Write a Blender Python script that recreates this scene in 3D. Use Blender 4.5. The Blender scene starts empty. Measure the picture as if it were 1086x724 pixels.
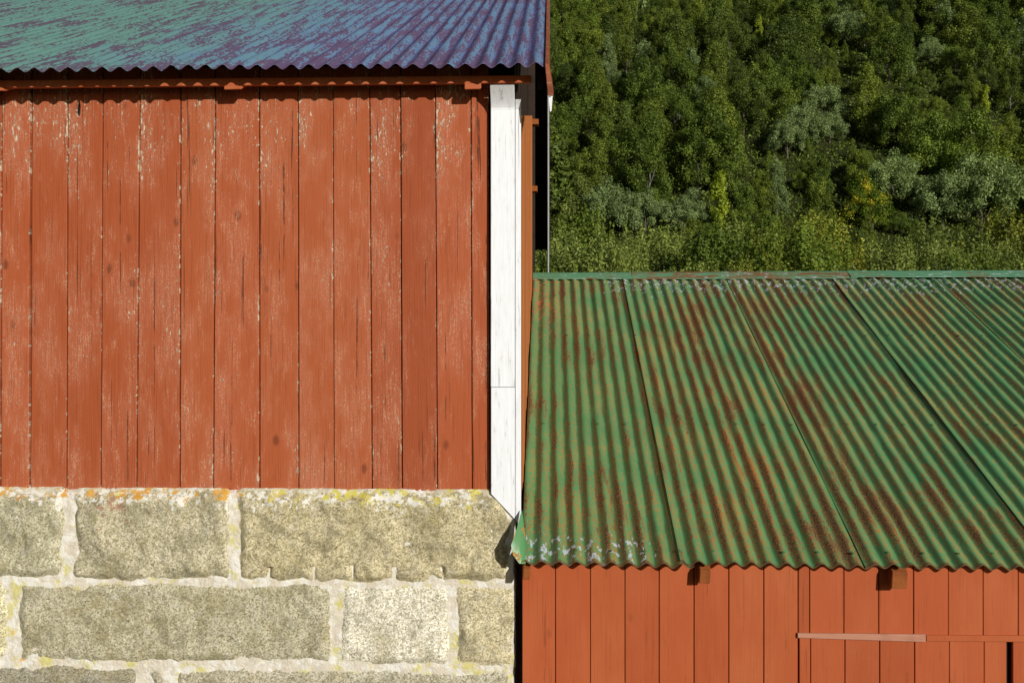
import bpy, bmesh, math, random
import numpy as np
from mathutils import Vector, noise as mn

R = math.radians
scene = bpy.context.scene
C = scene.collection
rng = random.Random(7)

# ------------------------------------------------------------------ camera model (metres; Y = depth, X = right)
F, CX, CY = 1056.0, 543.0, 362.0          # focal length and centre in photo pixels
YAW = math.atan(39.0 / F)
CZ = 3.2                                  # eye height
SY, CYW = math.sin(YAW), math.cos(YAW)

def at(px, py, Y):
    """point seen at photo pixel (px, py) lying on the plane at depth Y"""
    u, v = (px - CX) / F, (CY - py) / F
    dx, dy = -SY + CYW * u, CYW + SY * u
    s = Y / dy
    return Vector((s * dx, Y, CZ + s * v))

def proj(p):
    x, y, z = p
    d = -SY * x + CYW * y
    r = CYW * x + SY * y
    return CX + F * r / d, CY - F * (z - CZ) / d

# ------------------------------------------------------------------ mesh helpers
class MB:
    """collects polygons, then builds ONE mesh object"""
    def __init__(s):
        s.v, s.f, s.uv, s.a, s.mi = [], [], [], [], []
    def vert(s, p):
        s.v.append(tuple(p)); return len(s.v) - 1
    def face(s, idx, uv=None, a=0.0, mi=0):
        s.f.append(tuple(idx)); s.uv.append(uv or [(.5, 0)] * len(idx)); s.a.append(a); s.mi.append(mi)
    def box(s, x0, x1, y0, y1, z0, z1, a=0.0, b=0.0, mi=0):
        """box with small bevels along its vertical and horizontal front edges"""
        bm = bmesh.new()
        bmesh.ops.create_cube(bm, size=1)
        for v in bm.verts:
            v.co = ((x0 + x1) / 2 + v.co.x * (x1 - x0), (y0 + y1) / 2 + v.co.y * (y1 - y0), (z0 + z1) / 2 + v.co.z * (z1 - z0))
        if b: bmesh.ops.bevel(bm, geom=bm.edges[:], offset=b, segments=2, profile=.6, affect='EDGES')
        s.add_bm(bm, a, mi); bm.free()
    def add_bm(s, bm, a=0.0, mi=0):
        o = len(s.v); bm.verts.index_update()
        for v in bm.verts: s.v.append(tuple(v.co))
        for f in bm.faces:
            s.face([o + v.index for v in f.verts], [(.5, v.co.z) for v in f.verts], a, mi)
    def prism(s, front, depth, a=0.0, b=0.0, mi=0):
        """front: polygon of 3-D points (counter-clockwise seen from -Y); depth vector"""
        bm = bmesh.new()
        A = [bm.verts.new(p) for p in front]
        d = Vector(depth)
        B = [bm.verts.new(Vector(p) + d) for p in front]
        n = len(A)
        bm.faces.new(A); bm.faces.new(list(reversed(B)))
        for i in range(n):
            j = (i + 1) % n
            bm.faces.new((A[j], A[i], B[i], B[j]))
        bmesh.ops.recalc_face_normals(bm, faces=bm.faces[:])
        if b: bmesh.ops.bevel(bm, geom=bm.edges[:], offset=b, segments=1, affect='EDGES')
        s.add_bm(bm, a, mi); bm.free()
    def build(s, name, mats, parent=None, smooth=False):
        me = bpy.data.meshes.new(name)
        off = parent['_o'] if parent and '_o' in parent else (0, 0, 0)
        me.from_pydata([(x - off[0], y - off[1], z - off[2]) for x, y, z in s.v], [], s.f)
        uvl = me.uv_layers.new(name='UVMap')
        flat = [c for poly in s.uv for p in poly for c in p]
        uvl.data.foreach_set('uv', flat)
        at_ = me.attributes.new('bid', 'FLOAT', 'FACE')
        at_.data.foreach_set('value', s.a)
        for m in (mats if isinstance(mats, (list, tuple)) else [mats]): me.materials.append(m)
        me.polygons.foreach_set('material_index', s.mi)
        if smooth: me.polygons.foreach_set('use_smooth', [True] * len(s.f))
        me.update()
        o = bpy.data.objects.new(name, me); C.objects.link(o)
        if parent:
            o.parent = parent
            o['_o'] = off
        return o

def thing(name, loc, label, cat, group=None):
    o = bpy.data.objects.new(name, None); C.objects.link(o)
    o.empty_display_size = .2
    o.location = loc; o['_o'] = tuple(loc)
    o['label'] = label; o['category'] = cat
    if group: o['group'] = group
    return o

def smooth_by(o, ang=40):
    me = o.data
    me.polygons.foreach_set('use_smooth', [True] * len(me.polygons))
    try: me.set_sharp_from_angle(angle=R(ang))
    except Exception: pass

# ------------------------------------------------------------------ node helpers
class NT:
    def __init__(s, name, rough=.7, spec=.3):
        s.m = bpy.data.materials.new(name); s.m.use_nodes = True
        s.t = s.m.node_tree; s.N = s.t.nodes; s.L = s.t.links
        s.bsdf = s.N['Principled BSDF']
        s.bsdf.inputs['Roughness'].default_value = rough
        s.bsdf.inputs['Specular IOR Level'].default_value = spec
    def put(s, sock, val):
        if hasattr(val, 'links'): s.L.new(val, sock)
        elif isinstance(val, (tuple, list)):
            if len(val) == 3 and sock.type == 'RGBA': val = (*val, 1)
            sock.default_value = val
        else: sock.default_value = val
    def pos(s): return s.N.new('ShaderNodeNewGeometry').outputs['Position']
    def uv(s): return s.N.new('ShaderNodeTexCoord').outputs['UV']
    def attr(s, n):
        a = s.N.new('ShaderNodeAttribute'); a.attribute_name = n; return a.outputs['Fac']
    def acol(s, n):
        a = s.N.new('ShaderNodeAttribute'); a.attribute_name = n; return a.outputs['Color']
    def sep(s, v):
        n = s.N.new('ShaderNodeSeparateXYZ'); s.put(n.inputs[0], v); return n.outputs
    def comb(s, x=0., y=0., z=0.):
        n = s.N.new('ShaderNodeCombineXYZ')
        for i, q in enumerate((x, y, z)): s.put(n.inputs[i], q)
        return n.outputs[0]
    def vm(s, op, a, b):
        n = s.N.new('ShaderNodeVectorMath'); n.operation = op; s.put(n.inputs[0], a); s.put(n.inputs[1], b); return n.outputs[0]
    def ma(s, op, a, b=0., c=0., clamp=False):
        n = s.N.new('ShaderNodeMath'); n.operation = op; n.use_clamp = clamp
        s.put(n.inputs[0], a); s.put(n.inputs[1], b); s.put(n.inputs[2], c); return n.outputs[0]
    def noise(s, vec, scale=1., det=3., rough=.55, dist=0., col=False):
        n = s.N.new('ShaderNodeTexNoise'); s.put(n.inputs['Vector'], vec)
        n.inputs['Scale'].default_value = scale; n.inputs['Detail'].default_value = det
        n.inputs['Roughness'].default_value = rough; n.inputs['Distortion'].default_value = dist
        return n.outputs['Color' if col else 'Fac']
    def vor(s, vec, scale=1., out='Distance', rnd=1.):
        n = s.N.new('ShaderNodeTexVoronoi'); s.put(n.inputs['Vector'], vec); n.inputs['Scale'].default_value = scale
        n.inputs['Randomness'].default_value = rnd
        return n.outputs[out]
    def step(s, v, lo, hi):
        n = s.N.new('ShaderNodeMapRange'); n.interpolation_type = 'SMOOTHSTEP'; n.clamp = True
        s.put(n.inputs['Value'], v); s.put(n.inputs['From Min'], lo); s.put(n.inputs['From Max'], hi)
        return n.outputs['Result']
    def mix(s, f, a, b, mode='MIX'):
        n = s.N.new('ShaderNodeMix'); n.data_type = 'RGBA'; n.blend_type = mode
        s.put(n.inputs[0], f); s.put(n.inputs[6], a); s.put(n.inputs[7], b); return n.outputs[2]
    def ramp(s, f, stops):
        n = s.N.new('ShaderNodeValToRGB'); s.put(n.inputs[0], f)
        e = n.color_ramp.elements
        while len(e) < len(stops): e.new(.5)
        for i, (p, c) in enumerate(stops): e[i].position = p; e[i].color = (*c, 1)
        return n.outputs[0]
    def bump(s, h, strength=.5, dist=.005, normal=None):
        n = s.N.new('ShaderNodeBump'); n.inputs['Strength'].default_value = strength; n.inputs['Distance'].default_value = dist
        s.put(n.inputs['Height'], h)
        if normal is not None: s.put(n.inputs['Normal'], normal)
        return n.outputs[0]
    def out(s, col, bump=None, rough=None):
        s.put(s.bsdf.inputs['Base Color'], col)
        if bump is not None: s.L.new(bump, s.bsdf.inputs['Normal'])
        if rough is not None: s.put(s.bsdf.inputs['Roughness'], rough)
        return s.m

# ------------------------------------------------------------------ materials
def mat_boards(name, base, faded, worn, axis='x', deep=None):
    """painted, weathered vertical boards. worn 0 (fresh paint) .. 1 (old flaking paint)"""
    n = NT(name, .72, .25)
    P = n.pos(); bid = n.attr('bid')
    uv = n.sep(n.uv())
    h = n.sep(P)
    hx = h[0] if axis == 'x' else h[1]
    Q = n.comb(n.ma('ADD', hx, n.ma('MULTIPLY', bid, 3.71)), n.ma('MULTIPLY', bid, 9.3), h[2])
    edge = n.ma('ABSOLUTE', n.ma('MULTIPLY', n.ma('SUBTRACT', uv[0], .5), 2.))
    grain = n.noise(n.vm('MULTIPLY', Q, (150, 1, 3.5)), 1, 4, .6, .4)
    fine = n.noise(n.vm('MULTIPLY', Q, (420, 1, 22)), 1, 2, .6)
    big = n.noise(n.vm('MULTIPLY', Q, (6, 1, 2.2)), 1, 3, .6)
    mid = n.noise(n.vm('MULTIPLY', Q, (34, 1, 9)), 1, 4, .65)
    flake = n.noise(n.vm('MULTIPLY', Q, (120, 1, 34)), 1, 5, .65)
    streak = n.noise(n.vm('MULTIPLY', Q, (260, 1, 12)), 1, 3, .6)
    vb = n.ma('FRACT', n.ma('MULTIPLY', bid, 7.77))
    col = n.mix(n.ma('MULTIPLY', n.step(big, .35, .75), .55 + .25 * worn), base, faded)
    col = n.mix(n.ma('MULTIPLY', n.step(grain, .5, .28), .48 if worn > .5 else .24), col, deep or tuple(c * .55 for c in base))
    col = n.mix(1., col, n.ramp(vb, [(0, (.84, .82, .8)), (.5, (1, 1, 1)), (1, (1.0, 1.08, 1.1))]), 'MULTIPLY')
    # knots
    kv = n.vm('MULTIPLY', Q, (7.5, 1, 4.2))
    kd = n.vor(n.vm('ADD', kv, n.comb(n.ma('MULTIPLY', n.ma('SUBTRACT', mid, .5), .1), 0., 0.)), 1.)
    kr = n.sep(n.vor(kv, 1., 'Color'))
    knot = n.ma('MULTIPLY', n.step(kd, .15, .05), n.ma('GREATER_THAN', kr[0], (.45 if worn > .5 else .58)))
    col = n.mix(n.ma('MULTIPLY', knot, .75 if worn > .5 else .4), col, tuple(c * .42 for c in base))
    # whitish weathering, in vertical hairs
    if worn > .05:
        speck = n.noise(n.vm('MULTIPLY', Q, (260, 1, 120)), 1, 3, .7)
        hair = n.ma('MULTIPLY', n.step(n.ma('ADD', n.ma('MULTIPLY', streak, .42), n.ma('MULTIPLY', speck, .58)), .50, .60), n.step(n.ma('ADD', mid, n.ma('MULTIPLY', n.ma('SUBTRACT', big, .5), 1.1)), .40, .68))
        col = n.mix(n.ma('MULTIPLY', hair, .68 * worn), col, (.60, .31, .18))
    # flakes of paint gone: pale wood shows
    e2 = n.ma('POWER', edge, 9.)
    zt = n.step(h[2], CZ + .45, CZ + 1.1)
    thr = n.ma('ADD', n.ma('ADD', n.ma('MULTIPLY', n.ma('SUBTRACT', big, .5), .5), n.ma('MULTIPLY', n.ma('SUBTRACT', mid, .5), .28)),
               n.ma('ADD', n.ma('MULTIPLY', e2, .11 * worn), n.ma('MULTIPLY', zt, .08 * worn)))
    fl = n.step(n.ma('ADD', flake, thr), .735 - .05 * worn, .79 - .05 * worn)
    pale = n.mix(fine, (.50, .34, .20), (.80, .66, .50))
    if worn > .05:
        col = n.mix(n.ma('MULTIPLY', fl, .92), col, pale)
    else:
        fl2 = n.step(n.ma('ADD', flake, n.ma('ADD', n.ma('MULTIPLY', e2, .05), n.ma('MULTIPLY', n.ma('SUBTRACT', big, .5), .25))), .80, .83)
        col = n.mix(n.ma('MULTIPLY', fl2, .7), col, (.62, .34, .22))
    # drying cracks
    cr = n.step(n.noise(n.vm('MULTIPLY', Q, (95, 1, 1.3)), 1, 2, .5), .665, .70)
    cr = n.ma('MULTIPLY', cr, n.step(mid, .40, .55))
    col = n.mix(n.ma('MULTIPLY', cr, .75 if worn > .5 else .3), col, (.05, .018, .01))
    hgt = n.ma('ADD', n.ma('MULTIPLY', grain, .5), n.ma('ADD', n.ma('MULTIPLY', fine, .25), n.ma('MULTIPLY', n.ma('ADD', fl, cr), -.5)))
    return n.out(col, n.bump(hgt, 1.0 if worn > .5 else .35, .003))

RED_OLD = mat_boards('flaking red paint', (.385, .085, .026), (.45, .136, .066), 1.0)
RED_NEW = mat_boards('fresh red paint', (.405, .084, .023), (.48, .124, .042), 0.0)
RED_SIDE = mat_boards('red side boards', (.50, .150, .036), (.52, .18, .06), .3, 'y')
RED_OLDTRIM = mat_boards('weathered barge paint', (.27, .072, .030), (.33, .11, .055), .8, 'y')
RED_TRIM = mat_boards('red trim paint', (.46, .11, .035), (.50, .15, .06), .3)

def mat_white():
    n = NT('white painted boards', .55, .3)
    P = n.pos(); Q = n.vm('ADD', P, n.comb(n.ma('MULTIPLY', n.attr('bid'), 3.3), 0., 0.))
    g = n.noise(n.vm('MULTIPLY', Q, (160, 30, 3)), 1, 4, .6)
    d = n.noise(n.vm('MULTIPLY', Q, (60, 20, 9)), 1, 4, .65)
    cr = n.step(n.noise(n.vm('MULTIPLY', Q, (110, 20, 2.2)), 1, 3, .55), .66, .72)
    col = n.mix(n.step(d, .35, .75), (.86, .875, .90), (.78, .79, .80))
    col = n.mix(n.ma('MULTIPLY', n.step(d, .62, .70), .6), col, (.42, .41, .39))
    col = n.mix(n.ma('MULTIPLY', cr, .55), col, (.22, .21, .2))
    return n.out(col, n.bump(n.ma('SUBTRACT', g, cr), .35, .003))
WHITE = mat_white()

def mat_wood(name, c0, c1, vec=(60, 8, 60)):
    n = NT(name, .8, .2)
    P = n.pos()
    g = n.noise(n.vm('MULTIPLY', P, vec), 1, 4, .6)
    d = n.noise(P, 9, 3)
    col = n.mix(g, c0, c1)
    col = n.mix(n.ma('MULTIPLY', n.step(d, .5, .8), .5), col, tuple(c * .4 for c in c0))
    return n.out(col, n.bump(g, .4, .004))
DARKWOOD = mat_wood('dark weathered timber', (.016, .010, .007), (.045, .027, .018))
BACKING = mat_wood('tarred sheathing', (.012, .009, .008), (.02, .015, .012))
TAILWOOD = mat_wood('oiled rafter timber', (.20, .050, .012), (.34, .105, .022), (40, 40, 40))
PINKWOOD = mat_wood('faded pink batten', (.36, .14, .08), (.56, .29, .20), (12, 30, 200))

GREYTRIM = mat_wood('grey weathered trim', (.26, .25, .25), (.50, .49, .49), (30, 30, 6))
def mat_granite():
    n = NT('lichen grown granite', .85, .2)
    P = n.pos(); tint = n.acol('tint'); bid = n.attr('bid')
    Q = n.vm('ADD', P, n.comb(n.ma('MULTIPLY', bid, 2.3), n.ma('MULTIPLY', bid, 1.1), 0.))
    sp = n.noise(Q, 185, 2, .6)
    sp2 = n.noise(Q, 58, 4, .75)
    big = n.noise(Q, 6, 4, .6)
    mid = n.noise(Q, 17, 4, .65)
    gr = n.sep(n.vor(Q, 160, 'Color'))
    v = n.ma('ADD', n.ma('MULTIPLY', sp, .40), n.ma('ADD', n.ma('MULTIPLY', sp2, .38), n.ma('MULTIPLY', gr[0], .22)))
    col = n.ramp(v, [(.32, (.15, .135, .085)), (.43, (.345, .312, .195)), (.53, (.54, .495, .345)), (.65, (.74, .70, .56))])
    col = n.mix(1., col, n.mix(1., tint, (.97, .985, 1.12), 'MULTIPLY'), 'MULTIPLY')
    col = n.mix(n.ma('MULTIPLY', n.step(n.ma('ADD', big, n.ma('MULTIPLY', n.ma('SUBTRACT', sp2, .5), .5)), .48, .70), .5), col, n.mix(v, (.10, .085, .02), (.40, .32, .12)))
    col = n.mix(n.ma('MULTIPLY', n.step(n.ma('ADD', mid, n.ma('MULTIPLY', n.ma('SUBTRACT', sp, .5), .6)), .56, .74), .55), col, n.mix(v, (.30, .28, .21), (.78, .75, .66)))
    dkp = n.noise(n.vm('ADD', Q, (9, 3, 5)), 9, 4, .65)
    col = n.mix(n.ma('MULTIPLY', n.step(n.ma('ADD', dkp, n.ma('MULTIPLY', n.ma('SUBTRACT', sp2, .5), .4)), .48, .66), .55), col, n.mix(v, (.075, .068, .035), (.36, .325, .19)))
    # dark crystals
    dk = n.step(n.vor(Q, 95), .22, .12)
    col = n.mix(n.ma('MULTIPLY', dk, n.ma('MULTIPLY', n.step(sp2, .45, .6), .6)), col, (.03, .028, .022))
    # old red paint stain and lime drips near the sill
    x, y, z = n.sep(P)
    rx = n.ma('SUBTRACT', 1., n.ma('MULTIPLY', n.ma('ABSOLUTE', n.ma('SUBTRACT', x, RED_X)), 3.6), clamp=True)
    rz = n.step(z, RED_Z - .32, RED_Z)
    red = n.ma('MULTIPLY', n.step(n.ma('ADD', n.noise(P, 26, 4, .7), n.ma('MULTIPLY', n.ma('MULTIPLY', rx, rz), .25)), .69, .80), n.ma('MULTIPLY', n.ma('MULTIPLY', rx, rz), 1.6, clamp=True))
    col = n.mix(n.ma('MULTIPLY', red, .55), col, (.34, .10, .06))
    lz = n.step(z, RED_Z - .17, RED_Z - .01)
    lime = n.step(n.ma('ADD', n.ma('MULTIPLY', n.noise(P, 30, 5, .7), .7), n.ma('ADD', n.ma('MULTIPLY', n.noise(n.vm('ADD', P, (2, 2, 2)), 7, 3, .6), .3), n.ma('MULTIPLY', lz, .165))), .665, .70)
    col = n.mix(lime, col, (.74, .72, .64))
    # mortar smeared over the arris
    ed = n.attr('edge')
    sm = n.ma('SUBTRACT', n.ma('ADD', n.ma('MULTIPLY', n.noise(P, 11, 4, .65), .085), n.ma('MULTIPLY', n.noise(P, 48, 4, .75), .055)), ed)
    sm = n.step(sm, .066, .073)
    col = n.mix(n.ma('MULTIPLY', sm, .9), col, n.mix(n.step(n.noise(P, 23, 4, .7), .46, .60), (.55, .49, .36), (.74, .71, .62)))
    lich = n.step(n.noise(n.vm('ADD', P, (3, 1, 7)), 16, 5, .7), .68, .71)
    col = n.mix(n.ma('MULTIPLY', lich, .8), col, n.mix(sp, (.55, .52, .40), (.8, .78, .7)))
    lt = n.step(z, RED_Z - .075, RED_Z - .02)
    oy = n.step(n.ma('ADD', n.noise(n.vm('ADD', P, (8, 4, 2)), 19, 5, .72), n.ma('MULTIPLY', lt, .10)), .635, .67)
    oy = n.ma('MULTIPLY', oy, n.step(z, RED_Z - .13, RED_Z - .05))
    col = n.mix(n.ma('MULTIPLY', oy, .85), col, n.mix(n.step(x, -1.55, -1.15), (.62, .30, .02), (.60, .52, .06)))
    yl = n.step(n.noise(n.vm('ADD', P, (13, 4, 2)), 21, 4, .7), .70, .74)
    col = n.mix(n.ma('MULTIPLY', yl, .55), col, (.52, .45, .10))
    hgt = n.ma('ADD', n.ma('MULTIPLY', sp2, 1.), n.ma('MULTIPLY', sp, .5))
    return n.out(col, n.bump(hgt, .5, .006))
_w = at(118, 522, 4.5); RED_X, RED_Z = _w.x, _w.z
GRANITE = mat_granite()

def mat_mortar():
    n = NT('lime mortar', .9, .15)
    P = n.pos(); x, y, z = n.sep(P)
    a = n.noise(P, 10, 4, .6); b = n.noise(P, 60, 4, .7); c = n.noise(P, 30, 4, .7)
    col = n.mix(a, (.60, .53, .41), (.72, .66, .55))
    col = n.mix(n.ma('MULTIPLY', n.step(n.ma('ADD', n.ma('MULTIPLY', n.noise(P, 13, 4, .65), .6), n.ma('MULTIPLY', c, .4)), .46, .56), .85), col, (.80, .78, .71))
    col = n.mix(n.ma('MULTIPLY', n.step(b, .6, .72), .35), col, (.40, .36, .27))
    yl = n.step(n.ma('ADD', n.noise(n.vm('ADD', P, (5, 0, 3)), 9, 4, .7), n.ma('MULTIPLY', b, .18)), .63, .72)
    col = n.mix(n.ma('MULTIPLY', yl, .7), col, (.62, .56, .12))
    top = n.step(z, RED_Z - .055, RED_Z - .02)
    orx = n.step(x, -1.15, -1.45)
    ol = n.step(n.ma('ADD', n.noise(n.vm('ADD', P, (1, 2, 9)), 17, 4, .7), n.ma('MULTIPLY', top, n.ma('ADD', .0, n.ma('MULTIPLY', orx, .075)))), .61, .65)
    ol = n.ma('MULTIPLY', ol, n.ma('ADD', n.ma('MULTIPLY', top, .85), n.ma('MULTIPLY', n.step(x, -2.2, -2.35), .8), clamp=True))
    col = n.mix(n.ma('MULTIPLY', ol, .9), col, (.72, .34, .02))
    rd = n.ma('MULTIPLY', n.step(z, RED_Z - .03, RED_Z - .006), n.step(c, .55, .60))
    col = n.mix(n.ma('MULTIPLY', rd, .5), col, (.40, .12, .05))
    return n.out(col, n.bump(n.ma('ADD', n.ma('MULTIPLY', b, .8), c), .65, .008))
MORTAR = mat_mortar()

PITCH = .0763
def mat_green_roof():
    n = NT('rusting green painted iron', .42, .45)
    uv = n.sep(n.uv()); bid = n.attr('bid')
    U = uv[0]; V = uv[1]                      # U: metres across (0 = a crest), V: metres up the slope
    Ub = n.ma('ADD', U, n.ma('MULTIPLY', bid, 5.1))
    W = n.comb(Ub, V, 0.)
    ph = n.ma('MULTIPLY', U, 2 * math.pi / PITCH)
    val = n.ma('COSINE', n.ma('ADD', ph, .95))       # rust runs down the crests
    val2 = n.ma('COSINE', n.ma('ADD', ph, math.pi))
    big = n.noise(n.vm('MULTIPLY', W, (3.2, 1.1, 1)), 1., 3, .6)
    big2 = n.noise(n.vm('ADD', W, (7, 3, 1)), 2.2, 3, .6)
    st = n.noise(n.vm('MULTIPLY', W, (30, 3.0, 1)), 1, 4, .65)
    sp = n.noise(n.vm('MULTIPLY', W, (105, 34, 1)), 1, 4, .75)
    fi = n.noise(n.vm('MULTIPLY', W, (230, 95, 1)), 1, 3, .75)
    # green paint, chalked in places
    col = n.mix(n.step(big2, .3, .7), (.082, .265, .100), (.130, .330, .130))
    col = n.mix(n.ma('MULTIPLY', n.step(st, .42, .6), .35), col, (.085, .275, .140))
    # yellowish algae towards the furrows
    al = n.ma('MULTIPLY', n.step(n.ma('ADD', n.ma('MULTIPLY', n.ma('COSINE', n.ma('SUBTRACT', ph, 1.7)), .2), n.ma('ADD', st, n.ma('MULTIPLY', n.ma('SUBTRACT', fi, .5), .7))), 0.50, .76), .18)
    col = n.mix(al, col, (.20, .20, .055))
    # shade painted into the left-facing flank of each corrugation, mottled green-brown
    flank_shade = n.ma('MULTIPLY', n.step(n.ma('ADD', n.ma('MULTIPLY', n.ma('COSINE', n.ma('ADD', ph, 1.9)), .27), n.ma('ADD', st, n.ma('MULTIPLY', n.ma('SUBTRACT', big, .5), .5))), .42, .70), .8)
    col = n.mix(n.ma('MULTIPLY', flank_shade, .80), col, n.mix(fi, (.016, .046, .016), (.048, .082, .022)))
    # dark rust in long broken runs, stronger on the middle sheets
    xw = n.sep(n.pos())[0]
    mid = n.ma('SUBTRACT', 1., n.ma('MULTIPLY', n.ma('ABSOLUTE', n.ma('SUBTRACT', xw, 1.05)), .62), clamp=True)
    dr = n.ma('ADD', n.ma('ADD', n.ma('MULTIPLY', val, .075), st), n.ma('ADD', n.ma('MULTIPLY', n.ma('SUBTRACT', big, .5), 1.0), n.ma('ADD', n.ma('MULTIPLY', mid, .150), n.ma('ADD', n.ma('MULTIPLY', n.ma('SUBTRACT', sp, .5), .95), n.ma('MULTIPLY', n.ma('SUBTRACT', fi, .5), .55)))))
    drm = n.step(dr, .712, .738)
    rust = n.mix(fi, (.018, .012, .010), (.082, .046, .024))
    col = n.mix(n.ma('MULTIPLY', drm, .92), col, rust)
    # orange rust: speckle along the furrow edges and rims of the dark runs
    edgev = n.ma('ADD', n.ma('MULTIPLY', mid, n.ma('COSINE', n.ma('SUBTRACT', ph, .55))), n.ma('MULTIPLY', n.ma('SUBTRACT', 1., mid), n.ma('COSINE', n.ma('SUBTRACT', ph, 2.3))))
    orr = n.step(n.ma('ADD', n.ma('ADD', sp, n.ma('MULTIPLY', edgev, .10)), n.ma('ADD', n.ma('MULTIPLY', n.ma('SUBTRACT', big2, .5), .34), n.ma('MULTIPLY', n.ma('SUBTRACT', fi, .5), .70))), .585, .635)
    col = n.mix(n.ma('MULTIPLY', orr, .88), col, n.mix(fi, (.25, .085, .012), (.60, .25, .03)))
    rim = n.ma('MULTIPLY', n.step(dr, .645, .69), n.ma('MULTIPLY', n.step(fi, .50, .55), .85))
    col = n.mix(rim, col, (.36, .15, .03))
    fl = n.step(n.ma('ADD', fi, n.ma('ADD', n.ma('MULTIPLY', n.ma('SUBTRACT', st, .5), .6), n.ma('MULTIPLY', val, .05))), .64, .68)
    col = n.mix(n.ma('MULTIPLY', fl, .75), col, (.32, .13, .03))
    ws = n.step(n.noise(n.vm('MULTIPLY', n.vm('ADD', W, (6, 6, 0)), (95, 36, 1)), 1, 3, .7), .70, .715)
    col = n.mix(n.ma('MULTIPLY', ws, .8), col, (.5, .53, .55))
    # bare zinc: flakes near ridge and eave
    bot = n.step(V, .42, .08); x1 = n.step(xw, .62, .35)
    top = n.ma('MULTIPLY', n.step(V, 2.9, 3.65), n.step(xw, .1, .6))
    zk = n.ma('ADD', n.noise(n.vm('MULTIPLY', n.vm('ADD', W, (3, 2, 0)), (34, 15, 1)), 1, 4, .7), n.ma('ADD', n.ma('MULTIPLY', n.ma('MULTIPLY', bot, x1), .17), n.ma('MULTIPLY', top, .18)))
    col = n.mix(n.ma('MULTIPLY', n.step(zk, .715, .75), .9), col, (.52, .56, .62))
    # flecks of the barn's red paint at the left
    rp = n.step(n.ma('ADD', n.noise(n.vm('ADD', W, (9, 9, 0)), 24, 4, .7), n.ma('MULTIPLY', n.ma('MULTIPLY', n.step(xw, .35, -.1), n.step(V, 1.6, 3.0)), .16)), .70, .72)
    rp = n.ma('MULTIPLY', rp, n.step(xw, .45, .3))
    col = n.mix(n.ma('MULTIPLY', rp, .8), col, (.50, .14, .06))
    # rusty lower lip
    lip = n.step(n.ma('SUBTRACT', V, n.ma('MULTIPLY', sp, .05)), -.006, -.022)
    col = n.mix(n.ma('MULTIPLY', lip, .8), col, (.14, .055, .02))
    rough = n.ma('ADD', .40, n.ma('MULTIPLY', n.ma('MAXIMUM', drm, orr), .45))
    hgt = n.ma('ADD', n.ma('MULTIPLY', drm, .6), n.ma('ADD', n.ma('MULTIPLY', fi, .3), n.ma('MULTIPLY', orr, .4)))
    return n.out(col, n.bump(hgt, .25, .002), rough)
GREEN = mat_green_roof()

def mat_blue_roof():
    n = NT('peeling blue green painted iron', .38, .5)
    uv = n.sep(n.uv()); U, V = uv[0], uv[1]
    W = n.comb(U, V, 0.)
    xw = n.sep(n.pos())[0]
    ph = n.ma('MULTIPLY', U, 2 * math.pi / PITCH)
    fl = n.ma('COSINE', n.ma('ADD', ph, 2.0))
    big = n.noise(W, 2.2, 3, .6)
    big2 = n.noise(n.vm('ADD', W, (4, 8, 0)), 3.1, 3, .6)
    st = n.noise(n.vm('MULTIPLY', W, (34, 2.0, 1)), 1, 4, .66)
    sp = n.noise(n.vm('MULTIPLY', W, (130, 18, 1)), 1, 4, .72)
    fi = n.noise(n.vm('MULTIPLY', W, (220, 120, 1)), 1, 3, .7)
    g = n.step(n.ma('ADD', xw, n.ma('MULTIPLY', n.ma('SUBTRACT', big, .5), 1.6)), -2.6, -.8)
    teal = n.mix(big2, (.120, .268, .222), (.165, .325, .275))
    blue = n.mix(big2, (.125, .235, .40), (.17, .30, .43))
    col = n.mix(g, teal, blue)
    # sky reflection painted violet on the corrugation flanks, with violet primer in worn streaks
    vi = n.ma('ADD', n.ma('MULTIPLY', fl, .14), n.ma('ADD', n.ma('ADD', n.ma('MULTIPLY', st, .55), n.ma('MULTIPLY', sp, .28)), n.ma('MULTIPLY', g, .18)))
    col = n.mix(n.ma('MULTIPLY', n.step(vi, .44, .68), .75), col, n.mix(g, (.14, .19, .32), (.13, .095, .33)))
    pe = n.ma('ADD', n.ma('ADD', st, n.ma('MULTIPLY', n.ma('SUBTRACT', sp, .5), .85)), n.ma('ADD', n.ma('ADD', n.ma('MULTIPLY', n.ma('SUBTRACT', big, .5), .35), n.ma('MULTIPLY', g, .035)), n.ma('ADD', n.ma('MULTIPLY', fl, .03), n.ma('MULTIPLY', n.step(V, .25, .0), .06))))
    pm = n.step(pe, .508, .535)
    dark = n.mix(fi, n.mix(g, (.060, .036, .070), (.065, .035, .10)), n.mix(g, (.14, .085, .13), (.16, .085, .15)))
    col = n.mix(n.ma('MULTIPLY', pm, .92), col, dark)
    orr = n.step(n.ma('ADD', n.noise(n.vm('MULTIPLY', n.vm('ADD', W, (2, 5, 0)), (30, 11, 1)), 1, 4, .7), n.ma('MULTIPLY', g, .05)), .675, .71)
    col = n.mix(n.ma('MULTIPLY', orr, .8), col, n.mix(fi, (.20, .08, .03), (.42, .19, .05)))
    zk = n.step(n.noise(n.vm('MULTIPLY', n.vm('ADD', W, (5, 1, 0)), (70, 30, 1)), 1, 4, .7), .72, .74)
    col = n.mix(n.ma('MULTIPLY', zk, .7), col, (.55, .60, .66))
    return n.out(col, n.bump(n.ma('SUBTRACT', n.ma('MULTIPLY', fi, .3), n.ma('MULTIPLY', pm, .6)), .25, .002), n.ma('ADD', .36, n.ma('MULTIPLY', pm, .3)))
BLUE = mat_blue_roof()

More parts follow.
